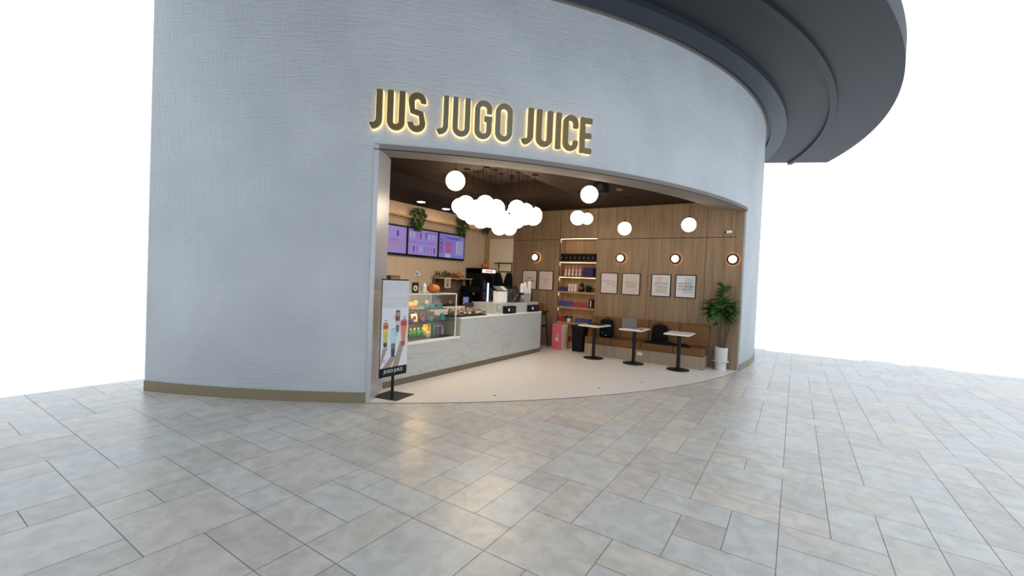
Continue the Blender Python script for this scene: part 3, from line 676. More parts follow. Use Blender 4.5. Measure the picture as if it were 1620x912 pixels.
# card terminals
def terminal(y, lb):
    t = thing('card_terminal', lb, 'card terminal', (-5.045, y, .962), 0, 'black boxes on the counter edge')
    MB().box(-.05, -.19, 0, .04, .19, .155, 'black').build('body', t, bevel=.008, seg=3)
    MB().cyl((.041, -.09, .08), (.043, -.09, .08), .034, 'white', n=20).build('emblem', t)
    MB().box(.041, .0, .03, .042, .15, .125, 'darkgrey').build('panel', t)
terminal(7.75, 'black box with white oval emblem on the counter, nearer the snack tray'); terminal(8.73, 'black box with white oval emblem at the far end of the counter')
t = thing('small_notice', 'tiny framed white notice with black figure on the raised ledge corner', 'notice', (-5.098, 7.40, 1.075))
MB().box(0, -.055, -.055, .006, .055, .065, 'black').build('frame', t); MB().box(.005, -.047, -.047, .0075, .047, .057, 'paper').build('sheet', t); MB().box(.0075, -.008, -.03, .0085, .008, .02, 'black').build('symbol', t)
# on the raised ledge
t = thing('till_stand', 'white slatted till stand with tilted dark monitor on the raised ledge', 'till', (-5.32, 7.78, 1.175))
b = MB(); b.box(-.07, -.17, 0, .05, .19, .25, 'white')
for k in range(4): b.box(.05, -.16+k*.09, .01, .056, -.09+k*.09, .24, 'whitegloss')
b.build('base', t, bevel=.003); MB().box(-.10, -.20, .285, .07, .22, .305, 'darkgrey', tilt=('Y', R(34))).build('monitor', t, bevel=.006); MB().box(-.09, -.18, .3055, .06, .0, .308, 'grey', tilt=('Y', R(34)), piv=(-.015, .01, .295)).box(-.09, .04, .3055, .06, .20, .308, 'artgrey', tilt=('Y', R(34)), piv=(-.015, .01, .295)).build('screen', t)
t = thing('lid_dispenser', 'grey see-through sloping guard of stacked lids on the raised ledge', 'dispenser', (-5.35, 8.32, 1.175))
b = MB(); vs = [(-.18, -.25, 0), (.16, -.25, 0), (.16, .25, 0), (-.18, .25, 0), (-.18, -.18, .36), (-.02, -.18, .36), (-.02, .20, .36), (-.18, .20, .36)]
b.add(vs, [(0, 3, 2, 1), (4, 5, 6, 7), (0, 1, 5, 4), (1, 2, 6, 5), (2, 3, 7, 6), (3, 0, 4, 7)], 'acrylic_grey'); b.build('cover', t)
b = MB()
for k in range(3):
    for q in range(7): b.lathe((-.06, -.14+k*.13, .01+q*.04), [(.05, 0), (.052, .01), (.03, .035)], 'grey', 14)
b.build('lid_stack', t)
for i, (yy, hh, r0) in enumerate(((8.66, .41, .048), (8.78, .43, .040), (8.88, .34, .034), (8.99, .47, .045))):
    t = thing('cup_stack', 'tall stack of white cups on the raised ledge, '+['dark-sleeved, beside the grey guard', 'second from the grey guard', 'shortest of the four', 'tallest, at the ledge end'][i], 'cup stack', (-5.33, yy, 1.175), 0, 'white cup stacks')
    b = MB(); k = int(hh/.035)
    for q in range(k): b.lathe((0, 0, q*.035), [(r0*.95, 0), (r0*1.02, .03), (r0*1.06, .034)], 'whitegloss', 16)
    b.sphere((0, 0, k*.035), r0*.8, 'whitegloss', 16, 8); b.build('cups', t)
    if i == 0: MB().lathe((0, 0, .15), [(r0*1.1, 0), (r0*1.1, .06)], 'darkgrey', 16).build('sleeve', t)
t = thing('cup_rack', 'clear plastic rack around the feet of the white cup stacks', 'rack', (-5.33, 8.83, 1.175))
b = MB(); b.box(.075, -.22, .0, .08, .22, .20, 'acrylic_clear'); b.box(-.08, -.22, 0, -.075, .22, .20, 'acrylic_clear'); b.box(-.08, .245, 0, .08, .25, .20, 'acrylic_clear'); b.build('panes', t, smooth=False)
t = thing('pos_terminal', 'dark sales terminal beside the ledge end above the snack tray', 'terminal', (-5.66, 7.16, .962))
MB().box(-.05, -.09, 0, .05, .09, .03, 'black').build('base', t, bevel=.004); MB().cyl((0, 0, .03), (0, 0, .10), .015, 'black').build('neck', t); MB().box(-.02, -.13, .06, .01, .13, .20, 'darkgrey', tilt=('Y', R(-12))).build('screen', t, bevel=.004)

# back counter on the menu wall
t = thing('back_counter', 'dark back work counter along the cream menu wall', 'counter', (LX, 5.2, 0))
MB().box(.01, 0, 0, .62, 3.98, .87, 'darkgrey').build('body', t, smooth=False); MB().box(.01, -.01, .87, .65, 3.99, .90, 'silver').build('worktop', t, bevel=.003)
for k in range(5): MB().box(.62, .03+k*.79, .12, .635, .79+k*.79, .82, 'black').build('door', t, bevel=.003)
t = thing('tablet', 'small blue glowing tablet standing on the back counter', 'tablet', (-6.95, 8.62, .90))
MB().box(-.01, -.12, .09, .01, .12, .30, 'darkgrey').build('case', t, bevel=.004); MB().box(.0101, -.105, .105, .0115, .105, .285, 'tablet').build('screen', t); MB().box(-.05, -.05, 0, .05, .05, .09, 'black').build('stand', t)
t = thing('coffee_grinder', 'black coffee machine beside the tall fridge on the back counter', 'coffee machine', (-7.12, 9.0, .90))
b = MB(); b.box(-.2, -.15, 0, .2, .15, .08, 'black'); b.box(-.2, -.15, .08, -.02, .15, .46, 'black'); b.box(-.2, -.15, .40, .2, .15, .56, 'black'); b.build('body', t, bevel=.01)
MB().lathe((.02, 0, .56), [(.05, 0), (.09, .16), (.09, .17)], 'acrylic_grey', 18).build('hopper', t); MB().cyl((.12, 0, .40), (.12, 0, .34), .025, 'silver').build('spout', t); MB().cyl((.12, 0, .08), (.12, 0, .17), .035, 'red').build('cup', t)
for i, (yy, m_) in enumerate(((7.6, 'kraft'), (7.85, 'brown'), (8.12, 'salmon'))):
    t = thing('fruit_basket', 'dark wire basket of produce on the back counter, '+['farthest from the blue tablet', 'middle of three', 'beside the blue tablet'][i], 'basket', (-6.98, yy, .90), 0, 'baskets on the back counter')
    MB().lathe((0, 0, 0), [(.08, 0), (.12, .12), (.125, .12)], 'black', 18).build('basket', t)
    for k in range(4):
        MB().sphere((.05*math.cos(k*1.6), .05*math.sin(k*1.6), .15), .05, m_ if k % 2 else 'violet', 12, 8).build('fruit', t)
# wall shelf with autumn decor
t = thing('wall_shelf', 'short brown wall shelf under the menu screens carrying autumn decorations', 'shelf', (LX, 7.95, 1.62))
MB().box(.0, 0, 0, .28, 1.25, .035, 'corner_wood').build('board', t, bevel=.003)
for yy in (.15, .62, 1.08): MB().box(0, yy, -.16, .02, yy+.03, 0, 'darkgrey').box(0, yy, -.02, .22, yy+.03, 0, 'darkgrey').build('bracket', t)
MB().box(.0, .02, -.66, .02, 1.20, -.02, 'darkboard').build('back_board', t)  # darker brown board on the wall below the shelf
t = thing('shelf_notice', 'white notice with red and black picture hanging from the wall shelf', 'notice', (LX+.285, 8.22, 1.65))
MB().box(0, -.11, -.25, .004, .11, 0, 'paper').build('sheet', t); MB().box(.004, -.06, -.11, .005, .06, -.03, 'salmon').build('picture', t); MB().box(.004, -.035, -.21, .005, .035, -.13, 'brown').build('picture', t)
t = thing('leaf_garland', 'dark dried leaf and feather arrangement lying on the wall shelf', 'decoration', (LX+.14, 8.27, 1.655))
b = MB(); rn = random.Random(8)
for k in range(60): b.leaf((rn.uniform(-.08, .08), rn.uniform(-.30, .26), rn.uniform(.0, .08)), (rn.uniform(-.5, .5), rn.uniform(-1, 1), rn.uniform(.0, .6)), (0, 0, 1), .14, .035, rn.choice(['brown', 'stemg', 'ivy', 'kraft']))
b.build('leaves', t)
t = thing('pumpkin', 'small orange pumpkin with leaves on the brown wall shelf', 'pumpkin', (LX+.14, 8.80, 1.653))
MB().sphere((0, 0, .07), .09, 'orange', 32, 12, .8, 8, .14).build('body', t); MB().cyl((0, 0, .13), (0, .02, .18), .012, 'stemg', .008, 8).build('stem', t)
b = MB()
for k in range(16): b.leaf((rn.uniform(-.05, .05), rn.uniform(-.16, .14), .03), (rn.uniform(0, .7), rn.uniform(-1, 1), rn.uniform(-.1, .8)), (0, 0, 1), .10, .05, rn.choice(['brown', 'orange', 'salmon']))
b.build('leaves', t)

# fridge
t = thing('drinks_fridge', 'tall black drinks fridge with lit header and glass door', 'fridge', (LX+.01, 9.26, 0))
b = MB(); W, D, H = .66, .53, 1.94
b.box(0, 0, .0, D, .03, H, 'black'); b.box(0, W-.03, 0, D, W, H, 'black'); b.box(0, 0, H-.14, D-.02, W, H, 'black'); b.box(0, 0, 0, D, W, .18, 'black'); b.box(0, 0, 0, .03, W, H, 'black'); b.build('cabinet', t, bevel=.004)
MB().box(D-.02, .04, H-.115, D+.004, W-.04, H-.025, 'signlight').build('header_sign', t); b = MB()
for k in range(6): b.box(D+.004, .16+k*.06, H-.10, D+.006, .205+k*.06, H-.045, 'signred')
b.build('lettering', t)
b = MB(); b.box(D-.01, .03, .2, D+.01, .07, H-.15, 'black'); b.box(D-.01, W-.07, .2, D+.01, W-.03, H-.15, 'black'); b.box(D-.01, .03, .18, D+.01, W-.03, .22, 'black'); b.box(D-.01, .03, H-.19, D+.01, W-.03, H-.15, 'black'); dr = b.build('door', t, smooth=False)
MB().box(D-.004, .07, .22, D, W-.07, H-.19, 'glass').build('pane', dr); MB().box(D+.01, .56, .8, D+.04, .58, 1.2, 'black').build('handle', dr)
MB().box(.03, .035, .2, .035, W-.035, H-.16, 'fridgeglow').build('inner_back', t); MB().cyl((.42, W-.20, .25), (.42, W-.20, 1.55), .022, 'fridgelight').build('lamp', t)
for z in (.5, .8, 1.1, 1.4): MB().box(.04, .035, z, .42, W-.035, z+.012, 'grey').build('rack', t)
for zi, z in enumerate((1.112, 1.412)):
    for k in range(4):
        bottle('soda_bottle', 'dark drink bottle inside the black fridge, %s shelf, %s' % (['lower', 'upper'][zi], ['by the hinge side', 'second from the hinge', 'third from the hinge', 'beside the light tube'][k]), 'bottle', (LX+.36, 9.26+.10+k*.095, z), .032, .22, ['violet', 'navy', 'brown', 'navy'][k], 'red' if k % 2 else 'white', 'bottles inside the fridge')
t = thing('pumpkin', 'small orange pumpkin with long stem on top of the black fridge', 'pumpkin', (-7.12, 9.62, 1.937))
MB().sphere((0, 0, .082), .105, 'orange', 40, 14, .8, 8, .12).build('body', t); MB().cyl((0, 0, .15), (0, .01, .26), .012, 'stemg', .007, 8).build('stem', t)
# rack with aprons on the cream panel
t = thing('wall_rack', 'black metal wall rack on the cream panel beside the fridge', 'rack', (-6.78, BY-.016, 1.98))
b = MB(); 
for x in (-.22, .22): b.tube([(x, 0, -.12), (x, 0, .16)], .013, 'blackmetal'); b.tube([(x, 0, .14), (x, -.22, .12)], .012, 'blackmetal')
b.tube([(-.22, -.22, .12), (.22, -.22, .12)], .012, 'blackmetal'); b.tube([(-.22, -.01, -.10), (.22, -.01, -.10)], .014, 'blackmetal'); b.tube([(-.22, -.01, .14), (.22, -.01, .14)], .012, 'blackmetal'); b.tube([(-.22, 0, -.08), (-.05, -.2, .12)], .006, 'blackmetal')
b.build('frame', t)
for i, x in enumerate((-6.92, -6.66)):
    t = thing('apron', 'black apron hanging below the wall rack, '+['on the fridge side', 'beside the wooden wall'][i], 'apron', (x, BY-.07, 1.40), 0, 'black aprons on the wall rack')
    b = MB(); n = 12
    vs = []
    for k in range(7):
        u = k/6
        for j in range(n):
            a = 2*math.pi*j/n; wx = .155*(1-.5*u**2)*(1+.12*math.sin(3*a)); vs.append((wx*math.cos(a)+(.05 if i else -.05)*u*1.2, .035*math.sin(a), .45*u))
    b.add(vs, [(k*n+j, k*n+(j+1) % n, (k+1)*n+(j+1) % n, (k+1)*n+j) for k in range(6) for j in range(n)]+[tuple(range(n-1, -1, -1)), tuple(6*n+j for j in range(n))], 'blackcloth')
    b.build('cloth', t); MB().tube([(.02 if i else -.02, 0, .45), (0, 0, .49)], .006, 'blackcloth').build('strap', t)

# ------------------------------------------------------------------ banner stand (faces +x)
t = thing('banner_stand', 'drink poster banner on a black stand beside the jamb, reading JUGO JUICE', 'banner', (-4.46, 4.05, 0))
t.rotation_euler = (0, 0, 0)
b = MB(); b.add([(.08, .015, .004), (.015, .40, .004), (-.37, .305, .004), (-.32, -.076, .004), (.08, .015, .012), (.015, .40, .012), (-.37, .305, .012), (-.32, -.076, .012)], [(3, 2, 1, 0), (4, 5, 6, 7), (0, 1, 5, 4), (1, 2, 6, 5), (2, 3, 7, 6), (3, 0, 4, 7)], 'blackmetal'); b.build('base_plate', t, smooth=False)
MB().cyl((-.012, .02, .01), (-.012, .02, 1.6), .020, 'blackmetal', n=16).build('pole', t)
MB().box(-.012, -.225, 1.600, .010, .225, 1.622, 'blackmetal').box(-.012, -.22, .33, .008, -.21, 1.6, 'blackmetal').box(-.012, .20, .36, .008, .215, 1.6, 'blackmetal').build('rail', t, smooth=False)
# poster sheet: slight sag towards the far side; upper part greyer
b = MB(); ya, yb = -.225, .235
b.box(.011, ya, 1.24, .016, yb, 1.605, 'banner'); b.box(.011, ya, .452, .016, yb, 1.24, 'bannerlow'); b.box(.011, ya, .335, .0165, yb, .456, 'black')
def drink(yc, z0, z1, w0, w1, ms):
    n = 28
    for i in range(n):
        u0, u1 = i/n, (i+1)/n; a0, a1 = w0+(w1-w0)*u0, w0+(w1-w0)*u1; za, zb = z0+(z1-z0)*u0, z0+(z1-z0)*u1
        m_ = ms[min(len(ms)-1, int((u0+.03*math.sin(40*u0))*len(ms)))]
        b.add([(.0172, yc-a0, za), (.0172, yc+a0, za), (.0172, yc+a1, zb), (.0172, yc-a1, zb)], [(0, 1, 2, 3)], m_)
    for z, w_, m_ in ((z0, w0, ms[0]), (z1, w1, ms[-1])):
        b.add([(.0174, yc+w_*math.cos(6.283*k/20), z+w_*.35*math.sin(6.283*k/20)) for k in range(20)], [tuple(range(20))], m_)
    for k in range(5): b.add([(.0178, yc-w1*.6+k*w1*.3+.012*math.cos(6.283*j/10), z1+.012+.01*(k % 2)+.012*math.sin(6.283*j/10)) for j in range(10)], [tuple(range(10))], ms[-1] if k % 2 else ms[-2])
def shade(p): b.add([(.0166, y, z) for y, z in p], [tuple(range(len(p)))], 'sand')
shade([(-.19, .72), (-.11, .72), (-.20, .53), (-.224, .46), (-.224, .58)]); shade([(-.05, .60), (.04, .60), (-.06, .457), (-.19, .457)]); shade([(.10, .79), (.18, .77), (.08, .457), (-.02, .457)])
drink(-.155, .74, 1.02, .030, .042, ['navy', 'lime', 'lime', 'yellow', 'red']); drink(-.02, .60, .94, .030, .046, ['navy', 'grey', 'aqua', 'aqua'])
drink(.045, .86, 1.18, .024, .042, ['aqua', 'grey', 'artgrey', 'brown', 'sand']); drink(.155, .73, 1.05, .030, .060, ['red', 'salmon', 'salmon', 'salmon', 'red'])
for yy, zz in ((-.16, 1.08), (-.165, 1.05), (.0, 1.13), (.0, 1.10), (.17, 1.12), (.17, 1.10), (.17, 1.08), (-.16, .70-.14), (-.16, .53)): b.box(.0166, yy-.03, zz-.004, .0172, yy+.03, zz+.004, 'inksoft')
b.build('poster', t, smooth=False)
text('JUGO JUICE', .062, 'white', t, (.0175, .0, .405), '+x', xs=1.0); text('INTRODUCING', .034, 'white', t, (.0175, .0, 1.475), '+x'); text('NEW SLUSH', .066, 'white', t, (.0175, 0, 1.41), '+x'); text('RAIN OR SHINE', .058, 'white', t, (.0175, -.01, 1.325), '+x', xs=1.)

# ------------------------------------------------------------------ shelf niche fittings
t = thing('niche_shelving', 'tall wooden wall niche with warm lit shelves of drinkware', 'shelving', (-4.625, BY, 0))
for z in (2.17, 1.79, 1.41, 1.02, .63):
    b = MB().box(-.503, .0, z, .503, .345, z+.028, 'niche_wood')
    if z < 1.5: b.box(-.503, -.001, z-.014, .503, .016, z+.028, 'niche_wood')
    b.build('shelf', t, smooth=False)
    MB().box(-.49, .028, z-.005, .49, .038, z-.001, 'led').build('light_strip', t, smooth=False)
MB().box(-.49, .028, 2.763, .49, .040, 2.770, 'led').build('light_strip', t, smooth=False)
for z in (2.77, 2.17, 1.79, 1.41, 1.02, .63): MB().box(-.500, .04, z-.09, -.497, .046, z-.012, 'ledsoft').build('light_strip', t, smooth=False)
SH = [2.198, 1.818, 1.438, 1.048, .658, .165]
X = -4.625
nth = ['first', 'second', 'third', 'fourth', 'fifth', 'sixth', 'seventh', 'eighth']
first = None
for i in range(8):
    lb = 'black gift canister with white mark on the top niche shelf, '+('at the counter end' if i == 0 else nth[i]+' from the counter end' if i < 7 else 'at the bench end')
    if first is None:
        first = thing('canister', lb, 'canister', (-5.10, 10.24, SH[0]), 0, 'black canisters on the top shelf')
        MB().box(-.055, -.055, 0, .055, .055, .17, 'black').build('body', first, bevel=.006); MB().box(-.058, -.058, .17, .058, .058, .2, 'black').build('lid', first, bevel=.005); MB().box(-.010, -.0565, .07, .010, -.0555, .11, 'grey').build('emblem', first)
    else: dup(first, (-5.10+i*.122, 10.24, SH[0]), label=lb)
def end(i, n): return 'nearest the counter' if i == 0 else 'nearest the bench' if i == n-1 else nth[i]+' from the counter'
for i in range(5):
    t = thing('tumbler', 'pale pink printed tumbler with red lid on the second niche shelf, '+end(i, 5), 'tumbler', (-4.985+i*.10, 10.22, SH[1]), 0, 'pink tumblers on the second shelf')
    MB().lathe((0, 0, 0), [(.030, 0), (.042, .20)], 'tumbler', 16).build('body', t); MB().lathe((0, 0, .20), [(.045, 0), (.045, .015), (.03, .03)], 'red', 16).build('lid', t); MB().cyl((0, 0, .23), (0, .01, .275), .004, 'white', n=6).build('straw', t); MB().box(-.02, -.043, .04, .02, -.034, .08, 'white').build('print', t)
for i in range(5):
    t = thing('folded_shirt', 'folded dark purple shirt on the second niche shelf, '+['bottom of the pile', 'second from the bottom', 'middle of the pile', 'second from the top', 'top of the pile'][i], 'shirt', (-4.345, 10.24, SH[1]+i*.048), rn.uniform(-.06, .06), 'purple shirts piled on the second shelf')
    MB().rbox(-.145, -.12, 0, .145, .12, .050, 'purple', .4).build('cloth', t)
for i in range(2):
    t = thing('folded_shirt', 'folded purple shirt on the third niche shelf, '+['underneath', 'on top'][i], 'shirt', (-5.01, 10.24, SH[2]+i*.055), 0, 'purple shirts on the third shelf')
    MB().rbox(-.115 if i == 0 else -.10, -.12, 0, .10 if i == 0 else .09, .12, .057, 'purple', .45).build('cloth', t)
for i in range(3):
    t = thing('drink_carton', 'pink and white drink carton on the third niche shelf, '+end(i, 3), 'carton', (-4.845+i*.082, 10.20, SH[2]), 0, 'cartons on the third shelf')
    MB().box(-.032, -.032, 0, .032, .032, .19, 'cream').build('body', t, bevel=.003); MB().box(-.022, -.034, .05, .022, -.0325, .15, 'artpink').build('label_patch', t)
t = thing('gift_bag', 'black coffee bag with grey label on the third niche shelf', 'bag', (-4.52, 10.22, SH[2])); MB().rbox(-.065, -.05, 0, .065, .05, .23, 'black', .4, taper=.4).build('bag', t); MB().box(-.03, -.052, .07, .03, -.046, .13, 'grey').build('label_patch', t)
def potted(loc, lb, pm, s, cat='plant', seed=1):
    t = thing('potted_plant', lb, cat, loc); MB().lathe((0, 0, 0), [(.04*s, 0), (.055*s, .09*s), (.055*s, .09*s)], pm, 16).build('pot', t)
    r_ = random.Random(seed); b = MB()
    for k in range(50):
        a = r_.uniform(0, 6.28); b.leaf((0.02*math.cos(a), .02*math.sin(a), .08*s), (math.cos(a), math.sin(a)*.6, r_.uniform(0, 1.2)), (0, 0, 1), .12*s*r_.uniform(.5, 1), .04*s, r_.choice(['ivy', 'leaf', 'leaf2']))
    b.build('foliage', t)
potted((-4.33, 10.22, SH[2]), 'small green plant in black pot on the third niche shelf', 'black', 1.15, seed=2)
for i in range(6):
    cup('tumbler', 'blue travel cup on the fourth niche shelf, '+end(i, 6), 'cup', (-5.14+i*.072, 10.20, SH[3]), .034, .135, 'blue', 'navy', 'blue cups on the fourth shelf', 'blue')
for i in range(5):
    cup('tumbler', 'red travel cup on the fourth niche shelf, '+end(i, 5), 'cup', (-4.70+i*.075, 10.20, SH[3]), .034, .13, 'red', 'red', 'red cups on the fourth shelf', 'salmon')
t = thing('gift_box', 'black box with white stripe at the bench end of the fourth niche shelf', 'box', (-4.235, 10.20, SH[3])); MB().box(-.055, -.06, 0, .055, .06, .22, 'black', rot=R(8)).build('body', t, bevel=.003); MB().box(-.015, -.0635, .03, .005, -.0615, .19, 'white', rot=R(8), piv=(0, 0, 0)).build('stripe', t)
for i in range(4):
    cup('tumbler', 'red cup on the fifth niche shelf, '+end(i, 4), 'cup', (-5.15+i*.075, 10.20, SH[4]), .034, .13, 'red', 'red', 'red cups on the fifth shelf', 'salmon')
potted((-4.82, 10.16, SH[4]), 'green plant in white pot among the cups of the fifth niche shelf', 'white', 1.1, seed=5)
for i in range(6):
    cup('tumbler', 'dark blue cup on the fifth niche shelf, '+end(i, 6), 'cup', (-4.63+i*.078, 10.20, SH[4]), .036, .115, 'blue', 'purple', 'blue cups on the fifth shelf')
for i in range(3):
    cup('tumbler', 'red cup on the bottom niche shelf, '+['beside the pink box', 'middle of three', 'beside the black bin'][i], 'cup', (-4.88+i*.09, 10.20, SH[5]), .036, .14, 'red', 'red', 'red cups on the bottom shelf', 'salmon')

# ------------------------------------------------------------------ posters
def poster(x0, x1, sheet, arts, lines, lb, z0=1.437, z1=1.94):
    cx = (x0+x1)/2; w_ = x1-x0; h = z1-z0
    t = thing('framed_poster', lb, 'poster', (cx, BY, z0), 0, 'framed quote posters on the wooden wall')
    b = MB(); f = .016
    b.box(-w_/2, -.022, 0, w_/2, 0, f, 'frame'); b.box(-w_/2, -.022, h-f, w_/2, 0, h, 'frame'); b.box(-w_/2, -.022, f, -w_/2+f, 0, h-f, 'frame'); b.box(w_/2-f, -.022, f, w_/2, 0, h-f, 'frame'); b.build('frame', t, smooth=False)
    s = MB(); s.box(-w_/2+f, -.012, f, w_/2-f, 0, h-f, sheet)
    for k, (u0, v0, u1, v1, m_) in enumerate(arts): s.box(-w_/2+u0*w_, -.0125-.0003*k, v0*h, -w_/2+u1*w_, -.011, v1*h, m_)
    s.build('sheet', t, smooth=False)
    for tx_, sz, v, m_, al in lines:
        text(tx_, sz, m_, t, ({'C': 0, 'L': -w_*.36, 'R': w_*.36}[al], -.0145, v*h), '-y', align={'C': 'CENTER', 'L': 'LEFT', 'R': 'RIGHT'}[al])
poster(-6.20, -5.76, 'paperwarm', [(.14, .12, .86, .88, 'artwarm')], [('THE BEST', .055, .60, 'ink', 'C'), ('SMOOTHIES', .058, .44, 'ink', 'C')], 'framed quote poster nearest the fridge, partly behind white cup stacks')
poster(-5.70, -5.27, 'paperpink', [(.14, .12, .86, .88, 'artwarm'), (.2, .16, .6, .36, 'artpink')], [('SIP SLOWLY', .046, .58, 'inksoft', 'C'), ('ENJOY', .044, .48, 'inksoft', 'C'), ('TODAY', .034, .39, 'inksoft', 'C')], 'framed pinkish poster between the cup stacks and the shelf niche')
poster(-3.98, -3.55, 'paperpink', [(.10, .10, .90, .90, 'paper')], [('BE HAPPY AND', .042, .60, 'inksoft', 'R'), ('DRINK FRUIT', .038, .49, 'inksoft', 'R'), ('JUICES', .036, .39, 'inksoft', 'R')], 'framed pink poster with right-aligned text beside the shelf niche')
poster(-3.45, -3.02, 'paperwarm', [(.16, .10, .84, .90, 'artwarm'), (.28, .12, .84, .30, 'artpink')], [('BE KIND TO YOU', .036, .60, 'inksoft', 'C'), ('THE MORNING', .040, .49, 'inksoft', 'C'), ('SMOOTHIES', .040, .38, 'inksoft', 'C')], 'framed beige poster with thin border, second from the shelf niche')
poster(-2.765, -2.335, 'papergrey', [(.14, .10, .86, .90, 'paper'), (.28, .62, .56, .90, 'artpink'), (.25, .18, .80, .40, 'artsage')], [("I'M A LONG", .056, .58, 'ink', 'C'), ('IT TAKES A LOT', .040, .45, 'ink', 'C')], 'framed poster with pink and sage blocks, third from the shelf niche')
poster(-2.24, -1.81, 'papergrey', [(.14, .10, .86, .90, 'papergrey'), (.45, .40, .86, .88, 'artgrey'), (.35, .2, .86, .42, 'artgrey')], [('ALWAYS YES', .046, .62, 'ink', 'L'), ('AVENTURES,', .060, .49, 'ink', 'L'), ('INVITE YOU HERE', .037, .37, 'ink', 'L')], 'framed poster with bold AVENTURES lettering, closest to the potted tree')

# ------------------------------------------------------------------ sconces
def sconce(x, lb):
    t = thing('wall_sconce', lb, 'wall lamp', (x, BY, 2.287), 0, 'round wall sconces')
    MB().cyl((0, -.025, 0), (0, -.085, 0), .116, 'frame', n=28).build('back_plate', t); MB().cyl((0, -.084, 0), (0, -.112, 0), .076, 'sconce', n=28).build('diffuser', t, bevel=.01); MB().cyl((0, -.003, 0), (0, -.020, 0), .098, 'added_wallglow', n=28).build('halo_light', t)  # glowing disc behind the plate is added to spill light on the wall
sconce(-5.80, 'round wall sconce above the two posters behind the counter'); sconce(-3.49, 'round wall sconce above the pair of posters next to the shelf niche'); sconce(-2.255, 'round wall sconce above the AVENTURES poster pair'); sconce(-1.12, 'round wall sconce above the potted tree')
t = thing('security_camera', 'small white security camera on the wooden wall above the potted tree', 'camera', (-1.20, BY, 2.84))
MB().cyl((0, 0, .02), (0, -.05, .02), .03, 'white').build('mount', t); MB().cyl((.02, -.05, .02), (-.07, -.15, -.0), .028, 'white').build('housing', t); MB().cyl((-.068, -.148, -.0), (-.078, -.158, -.003), .022, 'black').build('lens', t)
t = thing('ceiling_speaker', 'black box speaker hanging under the dark ceiling beside a globe', 'speaker', (-3.06, 7.56, 3.31))
MB().box(-.11, -.13, 0, .11, .13, .17, 'black').build('body', t, bevel=.006); MB().box(-.02, -.02, .17, .02, .02, .19, 'black').build('bracket', t); MB().cyl((.03, -.1305, .085), (.03, -.134, .085), .06, 'darkgrey').build('cone', t)
t = thing('smoke_detector', 'round dark smoke detector on the ceiling beside the speaker', 'detector', (-2.92, 8.15, 3.47)); MB().lathe((0, 0, 0), [(.04, 0), (.06, .01), (.065, .03)], 'brown', 20).build('body', t)

# ------------------------------------------------------------------ pink box, bin, trolley
t = thing('pink_display_box', 'tall pink box with white fruit logo standing before the shelf niche', 'box', (-4.87, 9.80, 0))
MB().box(-.135, -.15, .004, .135, .15, .635, 'pink').build('body', t, bevel=.004); MB().box(.135, -.148, .01, .138, .148, .625, 'cream').build('side_panel', t)
b = MB(); n = 24
vs = [(.045*math.cos(6.283*k/n)*rr, -.1515, .26+.045*math.sin(6.283*k/n)*rr) for rr in (1, .5) for k in range(n)]
b.add(vs, [(k, (k+1) % n, n+(k+1) % n, n+k) for k in range(n)], 'white'); b.box(-.004, -.152, .30, .008, -.1505, .40, 'white'); b.box(.008, -.152, .35, .03, -.1505, .358, 'white'); b.build('logo', t, smooth=False)
t = thing('waste_bin', 'tall black waste bin with swing lid beside the bench', 'bin', (-4.36, 9.86, 0))
b = MB(); vs = []
for s_, z in ((.13, .004), (.155, .56)):
    vs += [(-s_, -s_, z), (s_, -s_, z), (s_, s_, z), (-s_, s_, z)]
b.add(vs, [(3, 2, 1, 0), (4, 5, 6, 7)]+[(k, (k+1) % 4, 4+(k+1) % 4, 4+k) for k in range(4)], 'black'); b.build('body', t, bevel=.012)
MB().box(-.165, -.165, .56, .165, .165, .63, 'black').build('lid', t, bevel=.012, seg=3); MB().box(-.10, -.10, .63, .10, .10, .652, 'darkgrey').build('flap', t, bevel=.008)
t = thing('high_chair', 'black tubular high chair with tan backrest behind the counter end', 'high chair', (-5.30, 9.50, 0))
for sx in (-.13, .13):
    for sy in (-.16, .16): MB().tube([(sx*1.25, sy*1.25, .05), (sx*.8, sy*.7, .92)], .016, 'blackmetal').sphere((sx*1.25, sy*1.25, .03), .028, 'grey', 12, 8).build('leg', t)
MB().box(-.17, -.16, .90, .17, .16, .93, 'blackmetal').build('tray', t, bevel=.008); MB().rbox(-.16, .10, .80, .12, .20, 1.12, 'leather', .5).build('backrest', t); MB().box(-.13, -.14, .55, .13, .14, .585, 'black').build('seat', t, bevel=.01); MB().tube([(-.16, -.19, .25), (.16, -.19, .25)], .012, 'blackmetal').build('footrest', t)

# ------------------------------------------------------------------ bench
t = thing('bench', 'long wood-fronted wall bench with brown leather seat and back cushions', 'bench', (-4.09, 9.55, 0))
L = 2.59
b = MB(); b.box(0, 0, .004, L, .53, .27, 'bench_wood'); b.build('base', t, smooth=False, bevel=.002)
sc_ = [0, .62, 1.30, 1.98, L]
for k in range(4): MB().box(sc_[k]+.003, -.015, .272, sc_[k+1]-.003, .40, .43, 'leather').build('seat_cushion', t, bevel=.018, seg=3)
bc = [-.0, .12, .71, 1.36, 2.02, L+.02]
for k in range(1, 5): MB().box(bc[k]+.003, .38, .43, bc[k+1]-.003, .53, .885, 'leather').build('back_cushion', t, bevel=.016, seg=3)
MB().box(0, .38, .43, .117, .53, .885, 'leather').build('back_cushion', t, bevel=.016, seg=3)
t = thing('wall_socket', 'white double power socket on the wooden bench front', 'socket', (-2.79, 9.55, .18)); MB().box(-.055, -.008, -.035, .055, 0, .035, 'white').build('plate', t, bevel=.003); MB().box(-.035, -.0095, -.015, -.012, -.008, .015, 'cream').box(.012, -.0095, -.015, .035, -.008, .015, 'cream').build('outlet', t)
